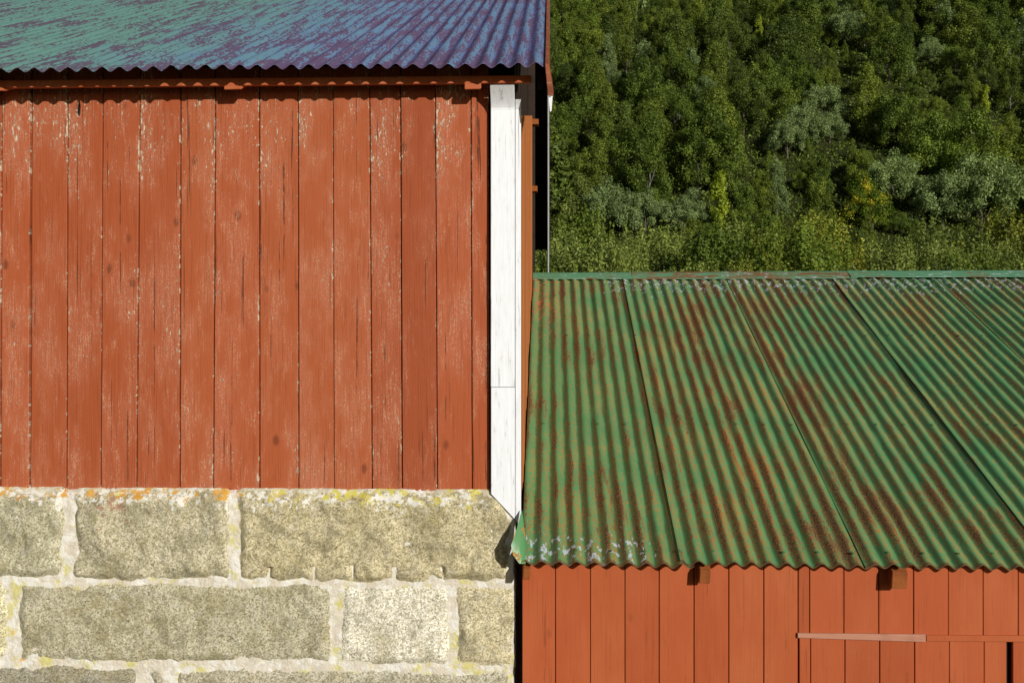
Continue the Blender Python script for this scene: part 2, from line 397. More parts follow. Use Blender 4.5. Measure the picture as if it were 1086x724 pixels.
def mat_cap(name, rusty):
    n = NT(name, .5, .4)
    P = n.pos()
    a = n.noise(n.vm('MULTIPLY', P, (3.5, 30, 30)), 1, 4, .65); b = n.noise(n.vm('MULTIPLY', P, (18, 60, 60)), 1, 4, .7)
    c = n.noise(n.vm('ADD', P, (4, 0, 1)), 5, 3, .6)
    col = n.mix(c, (.075, .215, .105), (.13, .30, .17))
    col = n.mix(n.ma('MULTIPLY', n.step(n.ma('ADD', a, n.ma('MULTIPLY', n.ma('SUBTRACT', b, .5), .5)), .60 - rusty, .66 - rusty), .9), col, n.mix(b, (.09, .04, .022), (.30, .12, .035)))
    col = n.mix(n.ma('MULTIPLY', n.step(n.noise(n.vm('MULTIPLY', n.vm('ADD', P, (2, 0, 2)), (14, 40, 40)), 1, 4, .7), .60, .64), .85), col, (.50, .55, .60))
    return n.out(col, n.bump(b, .2, .003))
CAP1 = mat_cap('green ridge capping', .02)
CAP2 = mat_cap('rusty green ridge capping', .14)
UNDER = mat_wood('rusty sheet underside', (.02, .014, .012), (.045, .03, .024))

def mat_leaf(name, dark, light, accent=None, amount=0., var=.5, trans=.22):
    n = NT(name, .55, .25)
    t = n.attr('tint')
    oi = n.N.new('ShaderNodeObjectInfo').outputs['Random']
    P = n.pos()
    col = n.mix(t, dark, light)
    hv = n.noise(n.vm('ADD', P, (0, 0, 0)), .35, 2)
    col = n.mix(n.ma('MULTIPLY', hv, .35), col, tuple(c * f for c, f in zip(light, (1.08, 1.05, .8))))
    b = n.ramp(oi, [(0, (1 - var * .5, 1 - var * .42, 1 - var * .5)), (.5, (1, 1, 1)), (1, (1 + var * .42, 1 + var * .40, 1 + var * .2))])
    col = n.mix(1., col, b, 'MULTIPLY')
    if accent:
        am = n.step(n.ma('ADD', n.noise(P, 1.3, 3), n.ma('MULTIPLY', t, .25)), .78 - amount, .86 - amount)
        col = n.mix(am, col, accent)
    s = n
    s.put(s.bsdf.inputs['Base Color'], col)
    tr = s.N.new('ShaderNodeBsdfTranslucent'); s.put(tr.inputs[0], n.mix(1., col, (1.1, 1.15, .6), 'MULTIPLY'))
    mx = s.N.new('ShaderNodeMixShader'); mx.inputs[0].default_value = trans
    s.L.new(s.bsdf.outputs[0], mx.inputs[1]); s.L.new(tr.outputs[0], mx.inputs[2])
    s.L.new(mx.outputs[0], s.N['Material Output'].inputs['Surface'])
    return s.m

BARK = mat_wood('grey brown bark', (.06, .05, .038), (.14, .12, .095), (14, 14, 5))
PALEBARK = mat_wood('pale bark', (.14, .13, .11), (.32, .30, .27), (14, 14, 5))

def mat_hill():
    n = NT('hillside undergrowth', .95, .1)
    P = n.pos()
    a = n.noise(P, .25, 4); b = n.noise(P, 2.4, 5, .7)
    col = n.mix(a, (.018, .026, .006), (.05, .055, .014))
    col = n.mix(n.step(b, .5, .75), col, (.06, .065, .022))
    return n.out(col, n.bump(b, .8, .3))
def mat_ground():
    n = NT('rough grass ground', .95, .1)
    P = n.pos()
    a = n.noise(P, .4, 4); b = n.noise(P, 9, 5, .7)
    col = n.mix(a, (.05, .07, .02), (.10, .10, .04))
    col = n.mix(n.step(b, .5, .7), col, (.13, .11, .06))
    return n.out(col, n.bump(b, .6, .05))

# ------------------------------------------------------------------ depths (metres)
YE_UP, YF, YW = 4.324, 4.446, 4.55          # upper eave, eaves board, plank wall
YS = 4.53                                  # stone face
YE_LO, YWL = 4.38, 4.465                   # lower eave, lower wall
SL_UP, SL_LO = .44, .432
ZE_UP = at(300, 71.0, YE_UP).z             # mid height of the sheet at its edge
ZE_LO = at(820, 599.0, YE_LO).z
XB = 0.0                                   # verge of the barn roof
XSIDE = at(552.5, 300, YW).x               # side wall of the barn

# ------------------------------------------------------------------ corrugated roofing
def corrugated(mb, sheets, Ye, Yr, ze, slope, amp, seed, ph0=0., flip=False, mi_under=1, uoff=0.):
    """sheets: (xa, xb, lift, overhang) ; crest at x = ph0. Two skins 2 mm apart with a front rim."""
    L = math.hypot(1, slope)
    seg = 12
    for si, (xa, xb, lift, oh) in enumerate(sheets):
        nx = max(4, int(round((xb - xa) / PITCH * seg)))
        ny = 26
        grid = []
        for j in range(ny + 1):
            row = []
            Y0 = Ye - oh
            Y = Y0 + (Yr - Y0) * (j / ny) ** 1.15
            for i in range(nx + 1):
                x = xa + (xb - xa) * i / nx
                w = math.cos(2 * math.pi * (x - ph0) / PITCH)
                dz = .0045 * mn.noise((x * 2.1, Y * 1.7, seed + si)) + .0016 * mn.noise((x * 11, Y * 6, seed))
                aa = amp * (1 + .12 * mn.noise((x * 5, Y * .8, seed + 3)))
                yy = Y
                if j == 0: yy += .003 * mn.noise((x * 17, 3, seed)) + .0012 * mn.noise((x * 70, 8, seed))
                z = ze + slope * (Y - Ye) + aa * w * L + lift + dz
                row.append((x, yy, z))
            grid.append(row)
        o = len(mb.v)
        for row in grid:
            for p in row: mb.v.append(p)
        o2 = len(mb.v)
        for row in grid:
            for (x, y, z) in row: mb.v.append((x, y, z - .0022))
        W = nx + 1
        def uvp(p): return (p[0] - ph0 + uoff, (p[1] - Ye) * L)
        for j in range(ny):
            for i in range(nx):
                q = [(j, i), (j, i + 1), (j + 1, i + 1), (j + 1, i)]
                uvs = [uvp(grid[a][b]) for a, b in q]
                mb.face([o + a * W + b for a, b in q], uvs, si * 1.0)
                mb.face([o2 + a * W + b for a, b in reversed(q)], list(reversed(uvs)), si * 1.0, mi_under)
        for i in range(nx):
            mb.face([o2 + i, o2 + i + 1, o + i + 1, o + i], [uvp(grid[0][i])] * 4, si * 1.0, 0)
        for j in range(ny):
            for i, fl in ((0, 0), (nx, 1)):
                q = [o + j * W + i, o + (j + 1) * W + i, o2 + (j + 1) * W + i, o2 + j * W + i]
                mb.face(q if fl else list(reversed(q)), [uvp(grid[j][i])] * 4, si * 1.0, 0)

def nails(mb, pts, r=.0085, hgt=.007, nrm=(0, -.4, .92)):
    N = Vector(nrm).normalized(); T = Vector((1, 0, 0)); B = N.cross(T)
    for p in pts:
        p = Vector(p); o = len(mb.v)
        for k in range(6):
            a = k * math.pi / 3
            mb.v.append(tuple(p + (T * math.cos(a) + B * math.sin(a)) * r))
        mb.v.append(tuple(p + N * hgt))
        for k in range(6):
            mb.face([o + k, o + (k + 1) % 6, o + 6], [(p.x, (p.y - YE_LO) * 1.09)] * 3, 0.)

# ------------------------------------------------------------------ planks
def plank(mb, xlt, xrt, xlb, xrb, zt, zb, Yf, th, bid, n=14, bev=.0028, jit=.0008, bow=.0):
    """vertical board between two slightly slanting edges, bevelled, a little warped"""
    prof_prev = None
    for k in range(n + 1):
        t = k / n
        z = zt + (zb - zt) * t
        xl = xlt + (xlb - xlt) * t + jit * mn.noise((bid * 3.1, z * 5, 1))
        xr = xrt + (xrb - xrt) * t + jit * mn.noise((bid * 3.1, z * 5, 7))
        y = Yf + bow * mn.noise((bid * 1.7, z * 1.2, 4))
        tw = .0012 * mn.noise((bid * 2.9, z * .9, 9))
        dz = 0
        pts = [(xl, y + th), (xl, y + bev - tw), (xl + bev, y - tw), (xr - bev, y + tw), (xr, y + bev + tw), (xr, y + th)]
        us = [0, 0, .03, .97, 1, 1]
        idx = []
        for (px, py) in pts: idx.append(mb.vert((px, py, z + dz)))
        if prof_prev:
            for q in range(5):
                mb.face([prof_prev[q], idx[q], idx[q + 1], prof_prev[q + 1]],
                        [(us[q], zp), (us[q], z), (us[q + 1], z), (us[q + 1], zp)], bid)
            mb.face([prof_prev[5], idx[5], idx[0], prof_prev[0]], None, bid)
        else: mb.face(list(idx), None, bid)
        prof_prev, zp = idx, z
    mb.face(list(reversed(prof_prev)), None, bid)

# ================================================================== RED BARN
barn = thing('red_barn', (-1.3, YW, 0), 'red plank barn on granite blocks under a peeling blue and teal corrugated roof', 'barn')
ZSILL = at(260, 521.0, YW).z
ZTOPW = CZ + 1.265
ex_top = [2, 33, 72, 109.5, 148.5, 191.5, 228.5, 274.7, 316, 353, 391.5, 424.5, 461.5, 499, 518.5]
ex_bot = [0, 31, 70.5, 107, 144.5, 190.5, 226, 275, 316.5, 354.4, 394.5, 426.5, 464, 500.5, 520]
extra = [-36 * k - 0 for k in range(1, 46)]
ex_top = sorted(extra) + ex_top; ex_bot = sorted(extra) + ex_bot
mb = MB()
hole_plank = None
for i in range(len(ex_top) - 1):
    g = rng.uniform(.0014, .0032)
    if abs(ex_top[i] - 33) < 1 or abs(ex_top[i + 1] - 33) < 1: g = .0045
    xlt, xrt = at(ex_top[i], 300, YW).x + g, at(ex_top[i + 1], 300, YW).x - g
    xlb, xrb = at(ex_bot[i], 300, YW).x + g, at(ex_bot[i + 1], 300, YW).x - g
    zb = ZSILL + rng.uniform(-.006, .004)
    if i == len(ex_top) - 2: zb -= .022
    yo = YW + rng.uniform(-.003, .004)
    if abs(ex_top[i] - 72) < 1:
        hole_plank = (xlt, xrt, xlb, xrb, ZTOPW, zb, yo, .022, i + .5)
        continue
    plank(mb, xlt, xrt, xlb, xrb, ZTOPW, zb, yo, .022, i + rng.random() * .9, bow=.003)
# the plank with the hole under the eave
hb = MB(); plank(hb, *hole_plank)
ho = hb.build('hole_tmp', RED_OLD)
hc = at(83, 115, YW)
bm = bmesh.new(); bmesh.ops.create_icosphere(bm, subdivisions=3, radius=1)
for v in bm.verts:
    w = 1 + .25 * mn.noise(v.co * 1.7)
    v.co = hc + Vector((v.co.x * .0135 * w, v.co.y * .06, v.co.z * .040 * w))
cm = bpy.data.meshes.new('cut'); bm.to_mesh(cm); bm.free()
co = bpy.data.objects.new('cut', cm); C.objects.link(co)
md = ho.modifiers.new('b', 'BOOLEAN'); md.object = co; md.operation = 'DIFFERENCE'
dg = bpy.context.evaluated_depsgraph_get()
ev = ho.evaluated_get(dg).to_mesh()
bm = bmesh.new(); bm.from_mesh(ev)
uvl = bm.loops.layers.uv.active; bl = bm.faces.layers.float.get('bid')
o = len(mb.v); bm.verts.index_update()
for v in bm.verts: mb.v.append(tuple(v.co))
for f in bm.faces:
    mb.face([o + v.index for v in f.verts], [tuple(l[uvl].uv) for l in f.loops] if uvl else None, 7.5)
bm.free(); ho.evaluated_get(dg).to_mesh_clear()
bpy.data.objects.remove(ho); bpy.data.objects.remove(co)
wall = mb.build('plank_wall', RED_OLD, barn)

XL = at(-1650, 300, YW).x                # far left end of the barn, outside the picture
YR_UP, YB_UP = 8.7, 13.1                 # ridge and back eave
def roof_z(Y): return ZE_UP + SL_UP * (Y - YE_UP) if Y <= YR_UP else ZE_UP + SL_UP * (2 * YR_UP - Y - YE_UP)
# dark sheathing behind the boards, and the far sides of the barn
mb = MB()
mb.box(XL, XSIDE - .03, YW + .028, YW + .06, ZSILL - .02, ZTOPW - .005)
mb.build('sheathing', BACKING, barn)
mb = MB(); mb.box(XL, XSIDE - .08, 12.80, 12.84, 1.0, roof_z(12.8) - .03); mb.build('rear_wall', DARKWOOD, barn)
mb = MB()
mb.prism([(XL, YW + .07, 1.0), (XL, 12.78, 1.0), (XL, 12.78, roof_z(12.8) - .03), (XL, YR_UP, roof_z(YR_UP) - .04), (XL, YW + .07, roof_z(YW) - .03)], (.04, 0, 0))
mb.build('end_wall', DARKWOOD, barn)

# gable (side) wall: red boards towards the photographer, dark weathered boarding above and behind
mb = MB()
def side_top(Y): return CZ + .2265 * Y
y0 = YW + .024; k = 0
zb = ZSILL - .03
while y0 < 7.9:
    y1 = min(y0 + .145 + .02 * math.sin(k * 2.3), 7.92)
    zt = side_top(y0 + .07)
    x0 = XSIDE - .024 + .002 * math.sin(k * 5.1)
    # a board lying in the Y-Z plane
    pts = [(x0 + .022, y0 + .0015, zb), (x0 + .022, y1 - .0015, zb), (x0 + .022, y1 - .0015, side_top(y1)), (x0 + .022, y0 + .0015, side_top(y0))]
    mb.prism(pts, (-.022, 0, 0), k * 1.37, .002)
    y0 = y1; k += 1
mb.build('side_wall', RED_SIDE, barn)
mb = MB()
k = 0; y0 = YW + .06
while y0 < 12.78:
    y1 = min(y0 + .17, 12.78)
    xo = XSIDE - .05 - .003 * (k % 3)
    mb.prism([(xo, y0 + .002, 1.2), (xo, y1 - .002, 1.2), (xo, y1 - .002, roof_z(y1) - .025), (xo, y0 + .002, roof_z(y0) - .025)], (-.02, 0, 0), k * .7)
    y0 = y1; k += 1
mb.build('gable_boarding', DARKWOOD, barn)
for py, Y, dx in ((126, 8.02, .045), (197, 8.05, .035)):
    p = at(567, py, Y); mb = MB(); mb.box(XSIDE - .05, XSIDE + dx, Y, Y + .10, p.z - .045, p.z, b=.004); mb.build('beam_end', TAILWOOD, barn)
mb = MB(); mb.box(XSIDE - .046, XSIDE + .012, 8.3, 8.42, 1.4, roof_z(8.3) - .05, b=.004); mb.build('gable_post', DARKWOOD, barn)

# white corner board: two lengths on the front, one narrow board round the corner
xa, xm, xc = at(520.5, 300, YW - .03).x, at(546.2, 300, YW - .03).x, at(552.5, 300, YW - .03).x
zt, zj = at(535, 90.5, YF).z, at(535, 410, YW).z
def flare(z):                             # the head of the board is packed out to the eaves board
    t = max(0., min(1., (z - (zt - .09)) / .09)); return YW - .032 - .078 * t ** 1.3
cb = thing  # (name only)
def corner_length(x0, x1, z_pairs, bid, name, jit=.0):
    m = MB()
    prev = None; n = len(z_pairs)
    for (zl, zr) in z_pairs:
        row = [m.vert((x0, flare(zl) + .030, zl)), m.vert((x0, flare(zl) + .002, zl)), m.vert((x0 + .002, flare(zl), zl)),
               m.vert((x1 - .002, flare(zr), zr)), m.vert((x1, flare(zr) + .002, zr)), m.vert((x1, flare(zr) + .030, zr))]
        if prev:
            for q in range(6):
                r = (q + 1) % 6
                m.face([prev[q], row[q], row[r], prev[r]], None, bid)
        else: m.face(row, None, bid)
        prev = row
    m.face(list(reversed(prev)), None, bid)
    return m
def lin(a, b, n): return [a + (b - a) * i / n for i in range(n + 1)]
zs = lin(zt, zt - .12, 10) + lin(zt - .3, zj + .0012, 4)
xk = at(533.2, 300, YW - .03).x
zk = at(533, 378, YW).z
m = corner_length(xa, xm - .0012, [(z, z) for z in zs], 1.1, 'c')
m.build('corner_board', WHITE, barn)
zbl, zbr = at(521, 523.5, YW - .03).z, at(546, 549.5, YW - .03).z
m = corner_length(xa + .001, xm - .001, [(zj - .0012, zj - .0012), (zj - .2, zj - .2), (zbl, zbr)], 2.7, 'c')
m.build('corner_board', WHITE, barn)
ztr = at(549, 107, YW - .03).z
zs2 = lin(ztr, ztr - .12, 6) + [zj, at(549, 520, YW - .03).z]
m = corner_length(xm + .001, xc, [(z, z) for z in zs2] + [(at(546, 550.5, YW - .03).z, at(552, 562, YW - .03).z)], 4.2, 'c')
m.build('corner_board', WHITE, barn)
# the seam in the upper length
# eaves board, rafter tails
mb = MB()
xr = at(563.5, 85, YF).x
zf0, zf1 = at(300, 90.2, YF).z, at(300, 82.5, YF).z
mb.box(XL, xr, YF, YF + .024, zf0, zf1, .3, .002)
mb.build('eaves_board', RED_TRIM, barn)
for px0, px1, by in ((-277, -258, 97), (-18, 8, 97.2), (237.5, 256.5, 95.6), (492.5, 510, 95.4)):
    a, b = at(px0, by, YF - .006), at(px1, by, YF - .006)
    mb = MB()
    mb.prism([(a.x, YF - .008, a.z), (b.x, YF - .008, b.z + .002), (b.x, YF - .008, zf0 - .003), (a.x, YF - .008, zf0 - .003)], (0, YW - YF - .002, .04), rng.random() * 5, .0035)
    mb.build('rafter_tail', RED_TRIM, barn)

# roof: near slope and far slope
mb = MB()
sh = []; x = XB - .018
first = True
while x > XL - .2:
    xa_ = x - PITCH * 11 - PITCH * .0
    sh.append((xa_ - PITCH * .45, x, .0035 * (len(sh) % 2), rng.uniform(-.003, .005) + .006 * min(2.6, -x))); x = xa_
sh.reverse()
corrugated(mb, sh, YE_UP, YR_UP, ZE_UP, SL_UP, .0094, 11., ph0=XB - .018 - PITCH * .52)
mb2 = MB()
for (x, y, z), in zip(mb.v):
    pass
nn = len(mb.v); fv = list(mb.f); fu = list(mb.uv); fm = list(mb.mi)
for (x, y, z) in mb.v[:nn]: mb.v.append((x, 2 * YR_UP + .002 - y, z))
for f, u, mi in zip(fv, fu, fm): mb.face([nn + i for i in reversed(f)], list(reversed(u)), 3., mi)
roof = mb.build('corrugated_roof', [BLUE, UNDER], barn, smooth=True); smooth_by(roof, 50)
mb = MB(); mb.prism([(XL, YR_UP - .12, roof_z(YR_UP - .12) + .025), (XL, YR_UP, roof_z(YR_UP) + .03), (XL, YR_UP + .12, roof_z(YR_UP + .12) + .025), (XL, YR_UP, roof_z(YR_UP) + .022)], (XB - XL, 0, 0)); mb.build('ridge_cap', BLUE, barn)

# barge boards at the verge: red on the near slope, white on the far slope
mb = MB()
def verge(mbx, Ya, Yb, tx0, tx1, bx0, bx1, h, top, bid=.2):
    za, zb_ = roof_z(Ya), roof_z(Yb)
    secA = [(tx0, Ya, za + top), (tx1, Ya, za + top), (bx1, Ya, za + top - h), (bx0, Ya, za + top - h)]
    bmx = bmesh.new()
    A = [bmx.verts.new(p) for p in secA]
    B = [bmx.verts.new((p[0], Yb, p[2] - za + zb_)) for p in secA]
    bmx.faces.new(A); bmx.faces.new(B[::-1])
    for i in range(4): bmx.faces.new((A[i], A[(i + 1) % 4], B[(i + 1) % 4], B[i]))
    bmesh.ops.recalc_face_normals(bmx, faces=bmx.faces[:])
    bmesh.ops.bevel(bmx, geom=bmx.edges[:], offset=.002, segments=1, affect='EDGES')
    mbx.add_bm(bmx, bid); bmx.free()
verge(mb, YE_UP + .16, YR_UP, XB - .016, XB - .003, XB - .008, XB + .006, .135, .004)
verge(mb, YE_UP - .012, YE_UP + .157, XB - .017, XB + .000, XB - .004, XB + .021, .138, .003, .7)
mb.build('barge_board', RED_OLDTRIM, barn)
mb = MB(); verge(mb, YR_UP + .003, YB_UP, XB - .022, XB + .006, XB - .016, XB + .010, .15, .0)
mb.build('rear_barge_board', GREYTRIM, barn)
mb = MB(); verge(mb, YE_UP + .10, YR_UP, XB - .05, XB - .022, XB - .05, XB - .022, .11, -.02); mb.build('verge_rafter', DARKWOOD, barn)
mb = MB(); mb.box(XB - .010, XB + .003, 9.0, 9.06, 1.2, roof_z(9.0) - .10, b=.004); mb.build('verge_post', GREYTRIM, barn)
p = at(583.5, 104, 4.46)
mb = MB(); mb.prism([(p.x - .006, 4.46, p.z), (p.x - .001, 4.46, p.z - .062), (p.x + .006, 4.46, p.z - .058), (p.x + .011, 4.46, p.z + .01)], (0, .5, .20), .4); mb.build('verge_trim', WHITE, barn)

# ------------------------------------------------------------------ granite foundation: mortar bed + separate blocks
def px_x(px): return at(px, 620, YS).x
def px_z(py): return at(300, py, YS).z
XST = at(546.5, 640, YS).x
rows = [
    (523, 615.5, [(-420, -130), (-120, 66.5), (77, 244), (252, 544)]),
    (619, 703, [(-400, -190), (-180, 8.5), (20, 352.5), (360, 476), (484, 546)]),
    (709, 800, [(-420, -100), (-90, 145), (158, 176), (185, 541)]),
    (810, 900, [(-400, -60), (-50, 240), (250, 546)]),
    (910, 1010, [(-420, -120), (-110, 180), (190, 420), (430, 546)]),
    (1020, 1130, [(-400, 20), (30, 330), (340, 546)]),
]
tints = {(0, 1): (1.0, .99, .84), (0, 2): (1.06, 1.02, .86), (0, 3): (1.10, 1.02, .78), (1, 1): (1.6, 1.58, 1.3), (1, 2): (.98, .96, .82), (1, 3): (1.6, 1.6, 1.6),
         (1, 4): (1.28, 1.2, .96), (2, 1): (.72, .71, .68), (2, 3): (1.0, .98, .9)}
labels = {(1, 3): 'palest squarish block, speckled cream', (1, 2): 'long olive grey block', (2, 1): 'dark grey block at the bottom edge', (0, 3): 'long ochre brown block with drill marks', (0, 2): 'block with red paint stain', (1, 4): 'small ochre end block', (1, 1): 'pale yellow block at the left edge'}
def edge_noise(x, z, s): return .013 * mn.noise((x * 3.1, z * 3.1, s + 9)) + .013 * mn.noise((x * 9, z * 9, s)) + .006 * mn.noise((x * 26, z * 26, s + 5)) + .0035 * mn.noise((x * 60, z * 60, s + 2))
# mortar heightfield
mb = MB()
ztopm = ZSILL + .012
zbotm = 0.0
def mortar_y(x, z):
    return YS + .004 * mn.noise((x * 6, z * 6, 2)) + .005 * mn.noise((x * 22, z * 22, 8)) + .003 * mn.noise((x * 55, z * 55, 4))
xs = list(np.arange(-2.75, XST + .001, .011)); xs[-1] = XST
zs = list(np.arange(1.38, ztopm, .011)) + [ztopm]
o = len(mb.v); W = len(xs)
for z in zs:
    for i, x in enumerate(xs):
        xx = x
        if i == W - 1: xx = XST - .006 + .012 * mn.noise((1, z * 8, 3)) + .006 * mn.noise((4, z * 28, 3))
        y = mortar_y(x, z)
        if z > ztopm - .035: y += ((z - ztopm + .035) / .035) ** 2 * .026   # rounded ledge under the boards
        mb.vert((xx, y, z))
for j in range(len(zs) - 1):
    for i in range(W - 1):
        mb.face([o + j * W + i, o + j * W + i + 1, o + (j + 1) * W + i + 1, o + (j + 1) * W + i])
for j in range(len(zs) - 1):              # right end returns along the side
    a, b = o + j * W + W - 1, o + (j + 1) * W + W - 1
    c = mb.vert((mb.v[a][0] - .015, YS + .5, mb.v[a][2])); d = mb.vert((mb.v[b][0] - .015, YS + .5, mb.v[b][2]))
    mb.face([a, c, d, b])
mb.box(XL, XST - .022, YS + .035, 12.9, -.3, ZSILL - .004)
mb.box(XL, -2.74, YS, YS + .03, 0, ZSILL - .006)
mb.box(-2.74, XST - .01, YS + .001, YS + .03, -.3, 1.385)
found = mb.build('stone_foundation', MORTAR, barn, smooth=True); smooth_by(found, 60)
found['_o'] = barn['_o']
drill = [285, 333, 374, 418, 470]
sid = 0
for ri, (ya, yb, blocks) in enumerate(rows):
    for bi, (pa, pb) in enumerate(blocks):
        x0, x1, z1, z0 = px_x(pa), px_x(pb), px_z(ya), px_z(yb)
        sid += 1; s = sid * 7.3
        fine = ri < 3 and bi > 0
        st = .0085 if fine else .03
        mar = .022
        nx, nz = int((x1 - x0 + 2 * mar) / st), int((z1 - z0 + 2 * mar) / st)
        mb = MB(); W = nx + 1
        last = (bi == len(blocks) - 1)
        amp = .022 if ri == 0 else (.009 if (ri, bi) != (1, 3) else .004)
        edges = []
        for j in range(nz + 1):
            for i in range(nx + 1):
                x = x0 - mar + (x1 - x0 + 2 * mar) * i / nx
                z = z0 - mar + (z1 - z0 + 2 * mar) * j / nz
                rx = x1
                if (ri, bi) == (0, 3):          # ragged right end of the long block
                    tz = (z - z0) / (z1 - z0)
                    rx = x1 - .002 - (.075 * max(0, (tz - .68)) / .32 if tz > .68 else 0) - .022 * max(0, 1 - abs(tz - .12) / .12)
                dd = min(x - x0, rx - x, z - z0, z1 - z)
                cx_ = min(x - x0, rx - x); cz_ = min(z - z0, z1 - z)
                rr = .03                          # worn corners
                if cx_ < rr and cz_ < rr: dd = rr - math.hypot(rr - cx_, rr - cz_)
                dd += edge_noise(x, z, s) + .007
                if ri == 0 and bi == 3:
                    for dp in drill:
                        dx = abs(x - px_x(dp)); hh = z - z0
                        hm = .05 + .03 * abs(math.sin(dp * 1.7)); dx = abs(x - px_x(dp) - (hh - .03) * .25 * math.sin(dp))
                        if dx < .02 and hh < hm: dd = min(dd, dx * 2.0 + .006 + .008 * mn.noise((x * 40, z * 40, 1)))
                t = max(0., min(1., (dd + .004) / .055)); t = t * t * (3 - 2 * t); edges.append(dd)
                f = mn.fractal(Vector((x * 7, z * 7, s)), 1.0, 2.0, 5)
                rid = abs(mn.noise((x * 13 + s, z * 13, s)))
                face = (-.021 if ri == 0 else -.015) - amp * f - .008 * rid + .004 * mn.noise((x * 70, z * 70, s))
                y = YS + .008 * (1 - t) + (face + .004) * t
                if dd < -.012: y = YS + .02 + min(.03, (-dd - .012) * 1.2)
                xx = min(x, XST + .002) if last else x
                mb.vert((xx, y, z))
        for j in range(nz):
            for i in range(nx):
                mb.face([j * W + i, j * W + i + 1, (j + 1) * W + i + 1, (j + 1) * W + i], None, sid * .61)
        ob = mb.build('stone_block', GRANITE, found, smooth=True)
        tc = tints.get((ri, bi), (.95, .93, .85))
        ca = ob.data.attributes.new('tint', 'FLOAT_COLOR', 'POINT')
        ca.data.foreach_set('color', [c for _ in ob.data.vertices for c in (*tc, 1.)])
        ea = ob.data.attributes.new('edge', 'FLOAT', 'POINT'); ea.data.foreach_set('value', edges)
        if (ri, bi) in labels: ob['label'] = labels[(ri, bi)]

# ================================================================== GREEN-ROOFED SHED
shed = thing('plank_shed', (1.6, YWL, 0), 'low red plank shed with rusty green corrugated roof built against the barn', 'shed')
YR_LO = 7.83
def sroof_z(Y): return ZE_LO + SL_LO * (Y - YE_LO) if Y <= YR_LO else ZE_LO + SL_LO * (2 * YR_LO - Y - YE_LO)
XSH = 7.2                                 # right end, outside the picture
lower = [553.5, 589, 626, 662.7, 699, 736, 772.8, 810, 846.5, 858.6, 895, 932, 969, 1005.8, 1042.7, 1080]
while lower[-1] < 2150: lower.append(lower[-1] + 36.8)
ZTL = sroof_z(YWL) - .022
ZBAT = at(960, 675.5, YWL).z
XBAT = at(846.5, 675, YWL).x
mb = MB()
for i in range(len(lower) - 1):
    g = rng.uniform(.0012, .0022)
    a, b = at(lower[i], 640, YWL).x + g, at(lower[i + 1], 640, YWL).x - g
    yo = YWL + rng.uniform(-.0015, .002)
    if lower[i] < 846:
        plank(mb, a, b, a, b, ZTL, 0., yo, .02, 40 + i + rng.random() * .8, n=10, bev=.0022, jit=.0004, bow=.0015)
    else:
        plank(mb, a, b, a, b, ZTL, ZBAT + .004, yo, .02, 40 + i + rng.random() * .8, n=6, bev=.0022, jit=.0004, bow=.001)
        a2, b2 = a + .004, b + .004
        if lower[i] < 1069 < lower[i + 1]: b2 = at(1067.5, 640, YWL).x
        if 1075 < lower[i] < 1085: a2 = at(1074.5, 640, YWL).x
        plank(mb, a2, b2, a2, b2, ZBAT - .008, 0., yo - .001, .02, 70 + i + rng.random() * .8, n=6, bev=.0022, jit=.0004, bow=.001)
swall = mb.build('plank_wall', RED_NEW, shed)
mb = MB(); x0 = at(554.5, 640, YWL).x
mb.box(x0, XSH - .05, YWL + .026, YWL + .06, 0, ZTL - .005)
mb.build('sheathing', BACKING, shed)
mb = MB(); mb.prism([(XSH, YWL + .03, 0), (XSH, 2 * YR_LO - YWL, 0), (XSH, 2 * YR_LO - YWL, ZTL), (XSH, YR_LO, sroof_z(YR_LO) - .03), (XSH, YWL + .03, ZTL)], (-.03, 0, 0)); mb.build('end_wall', RED_SIDE, shed)
mb = MB(); mb.box(x0, XSH, 2 * YR_LO - YWL, 2 * YR_LO - YWL + .03, 0, ZTL); mb.build('rear_wall', RED_NEW, shed)
# battens across the wall
a, b = at(846, 671, YWL - .012), at(982, 672.3, YWL - .012)
c, d = at(982, 680.5, YWL - .012), at(846, 676.2, YWL - .012)
mb = MB(); mb.prism([d, c, b, a], (0, .011, 0), .5, .0015); ob = mb.build('batten', PINKWOOD, shed); ob['label'] = 'faded pinkish batten'
a, b = at(982.6, 673.2, YWL - .010), at(1240, 674.5, YWL - .010)
c, d = at(1240, 681.5, YWL - .010), at(982.6, 679.6, YWL - .010)
mb = MB(); mb.prism([d, c, b, a], (0, .009, 0), .9, .0015); mb.build('batten', RED_NEW, shed)
# rafter tails
for px0, px1, by in ((554, 562, 615), (741.5, 753, 619), (945.5, 962, 624.5), (1150, 1168, 627)):
    yf = YE_LO + .012
    a, b = at(px0, by, yf), at(px1, by, yf)
    zt_ = sroof_z(yf) - .036
    zs_ = .70 * (YWL - yf)
    sh_ = (px1 - px0) * .00015
    mb = MB(); mb.prism([(a.x, yf, a.z), (b.x, yf, b.z), (b.x + .004, yf, zt_), (a.x + .004, yf, zt_)], (0, YWL - yf - .002, zs_), .3, .003)
    ob = mb.build('rafter_tail', TAILWOOD, shed)
# roof sheets; each overlaps the one to its left
s1 = at(721.5, 598, YE_LO).x
seams = [s1 + k * (at(918, 598, YE_LO).x - s1) for k in range(0, 8)]
x_l = at(556, 450, 6.0).x
x_l = XSIDE + .006
sheets = [(x_l, seams[0] + PITCH * .8, 0., .004)]
for k in range(len(seams) - 1):
    sheets.append((seams[k], seams[k + 1] + PITCH * .8, .006 * (1 + k % 2) if False else .0058 * ((k + 1) % 2) + .0002 * k + (.0 if k % 2 else .0), (-.002, .004, .0, .005)[k % 4]))
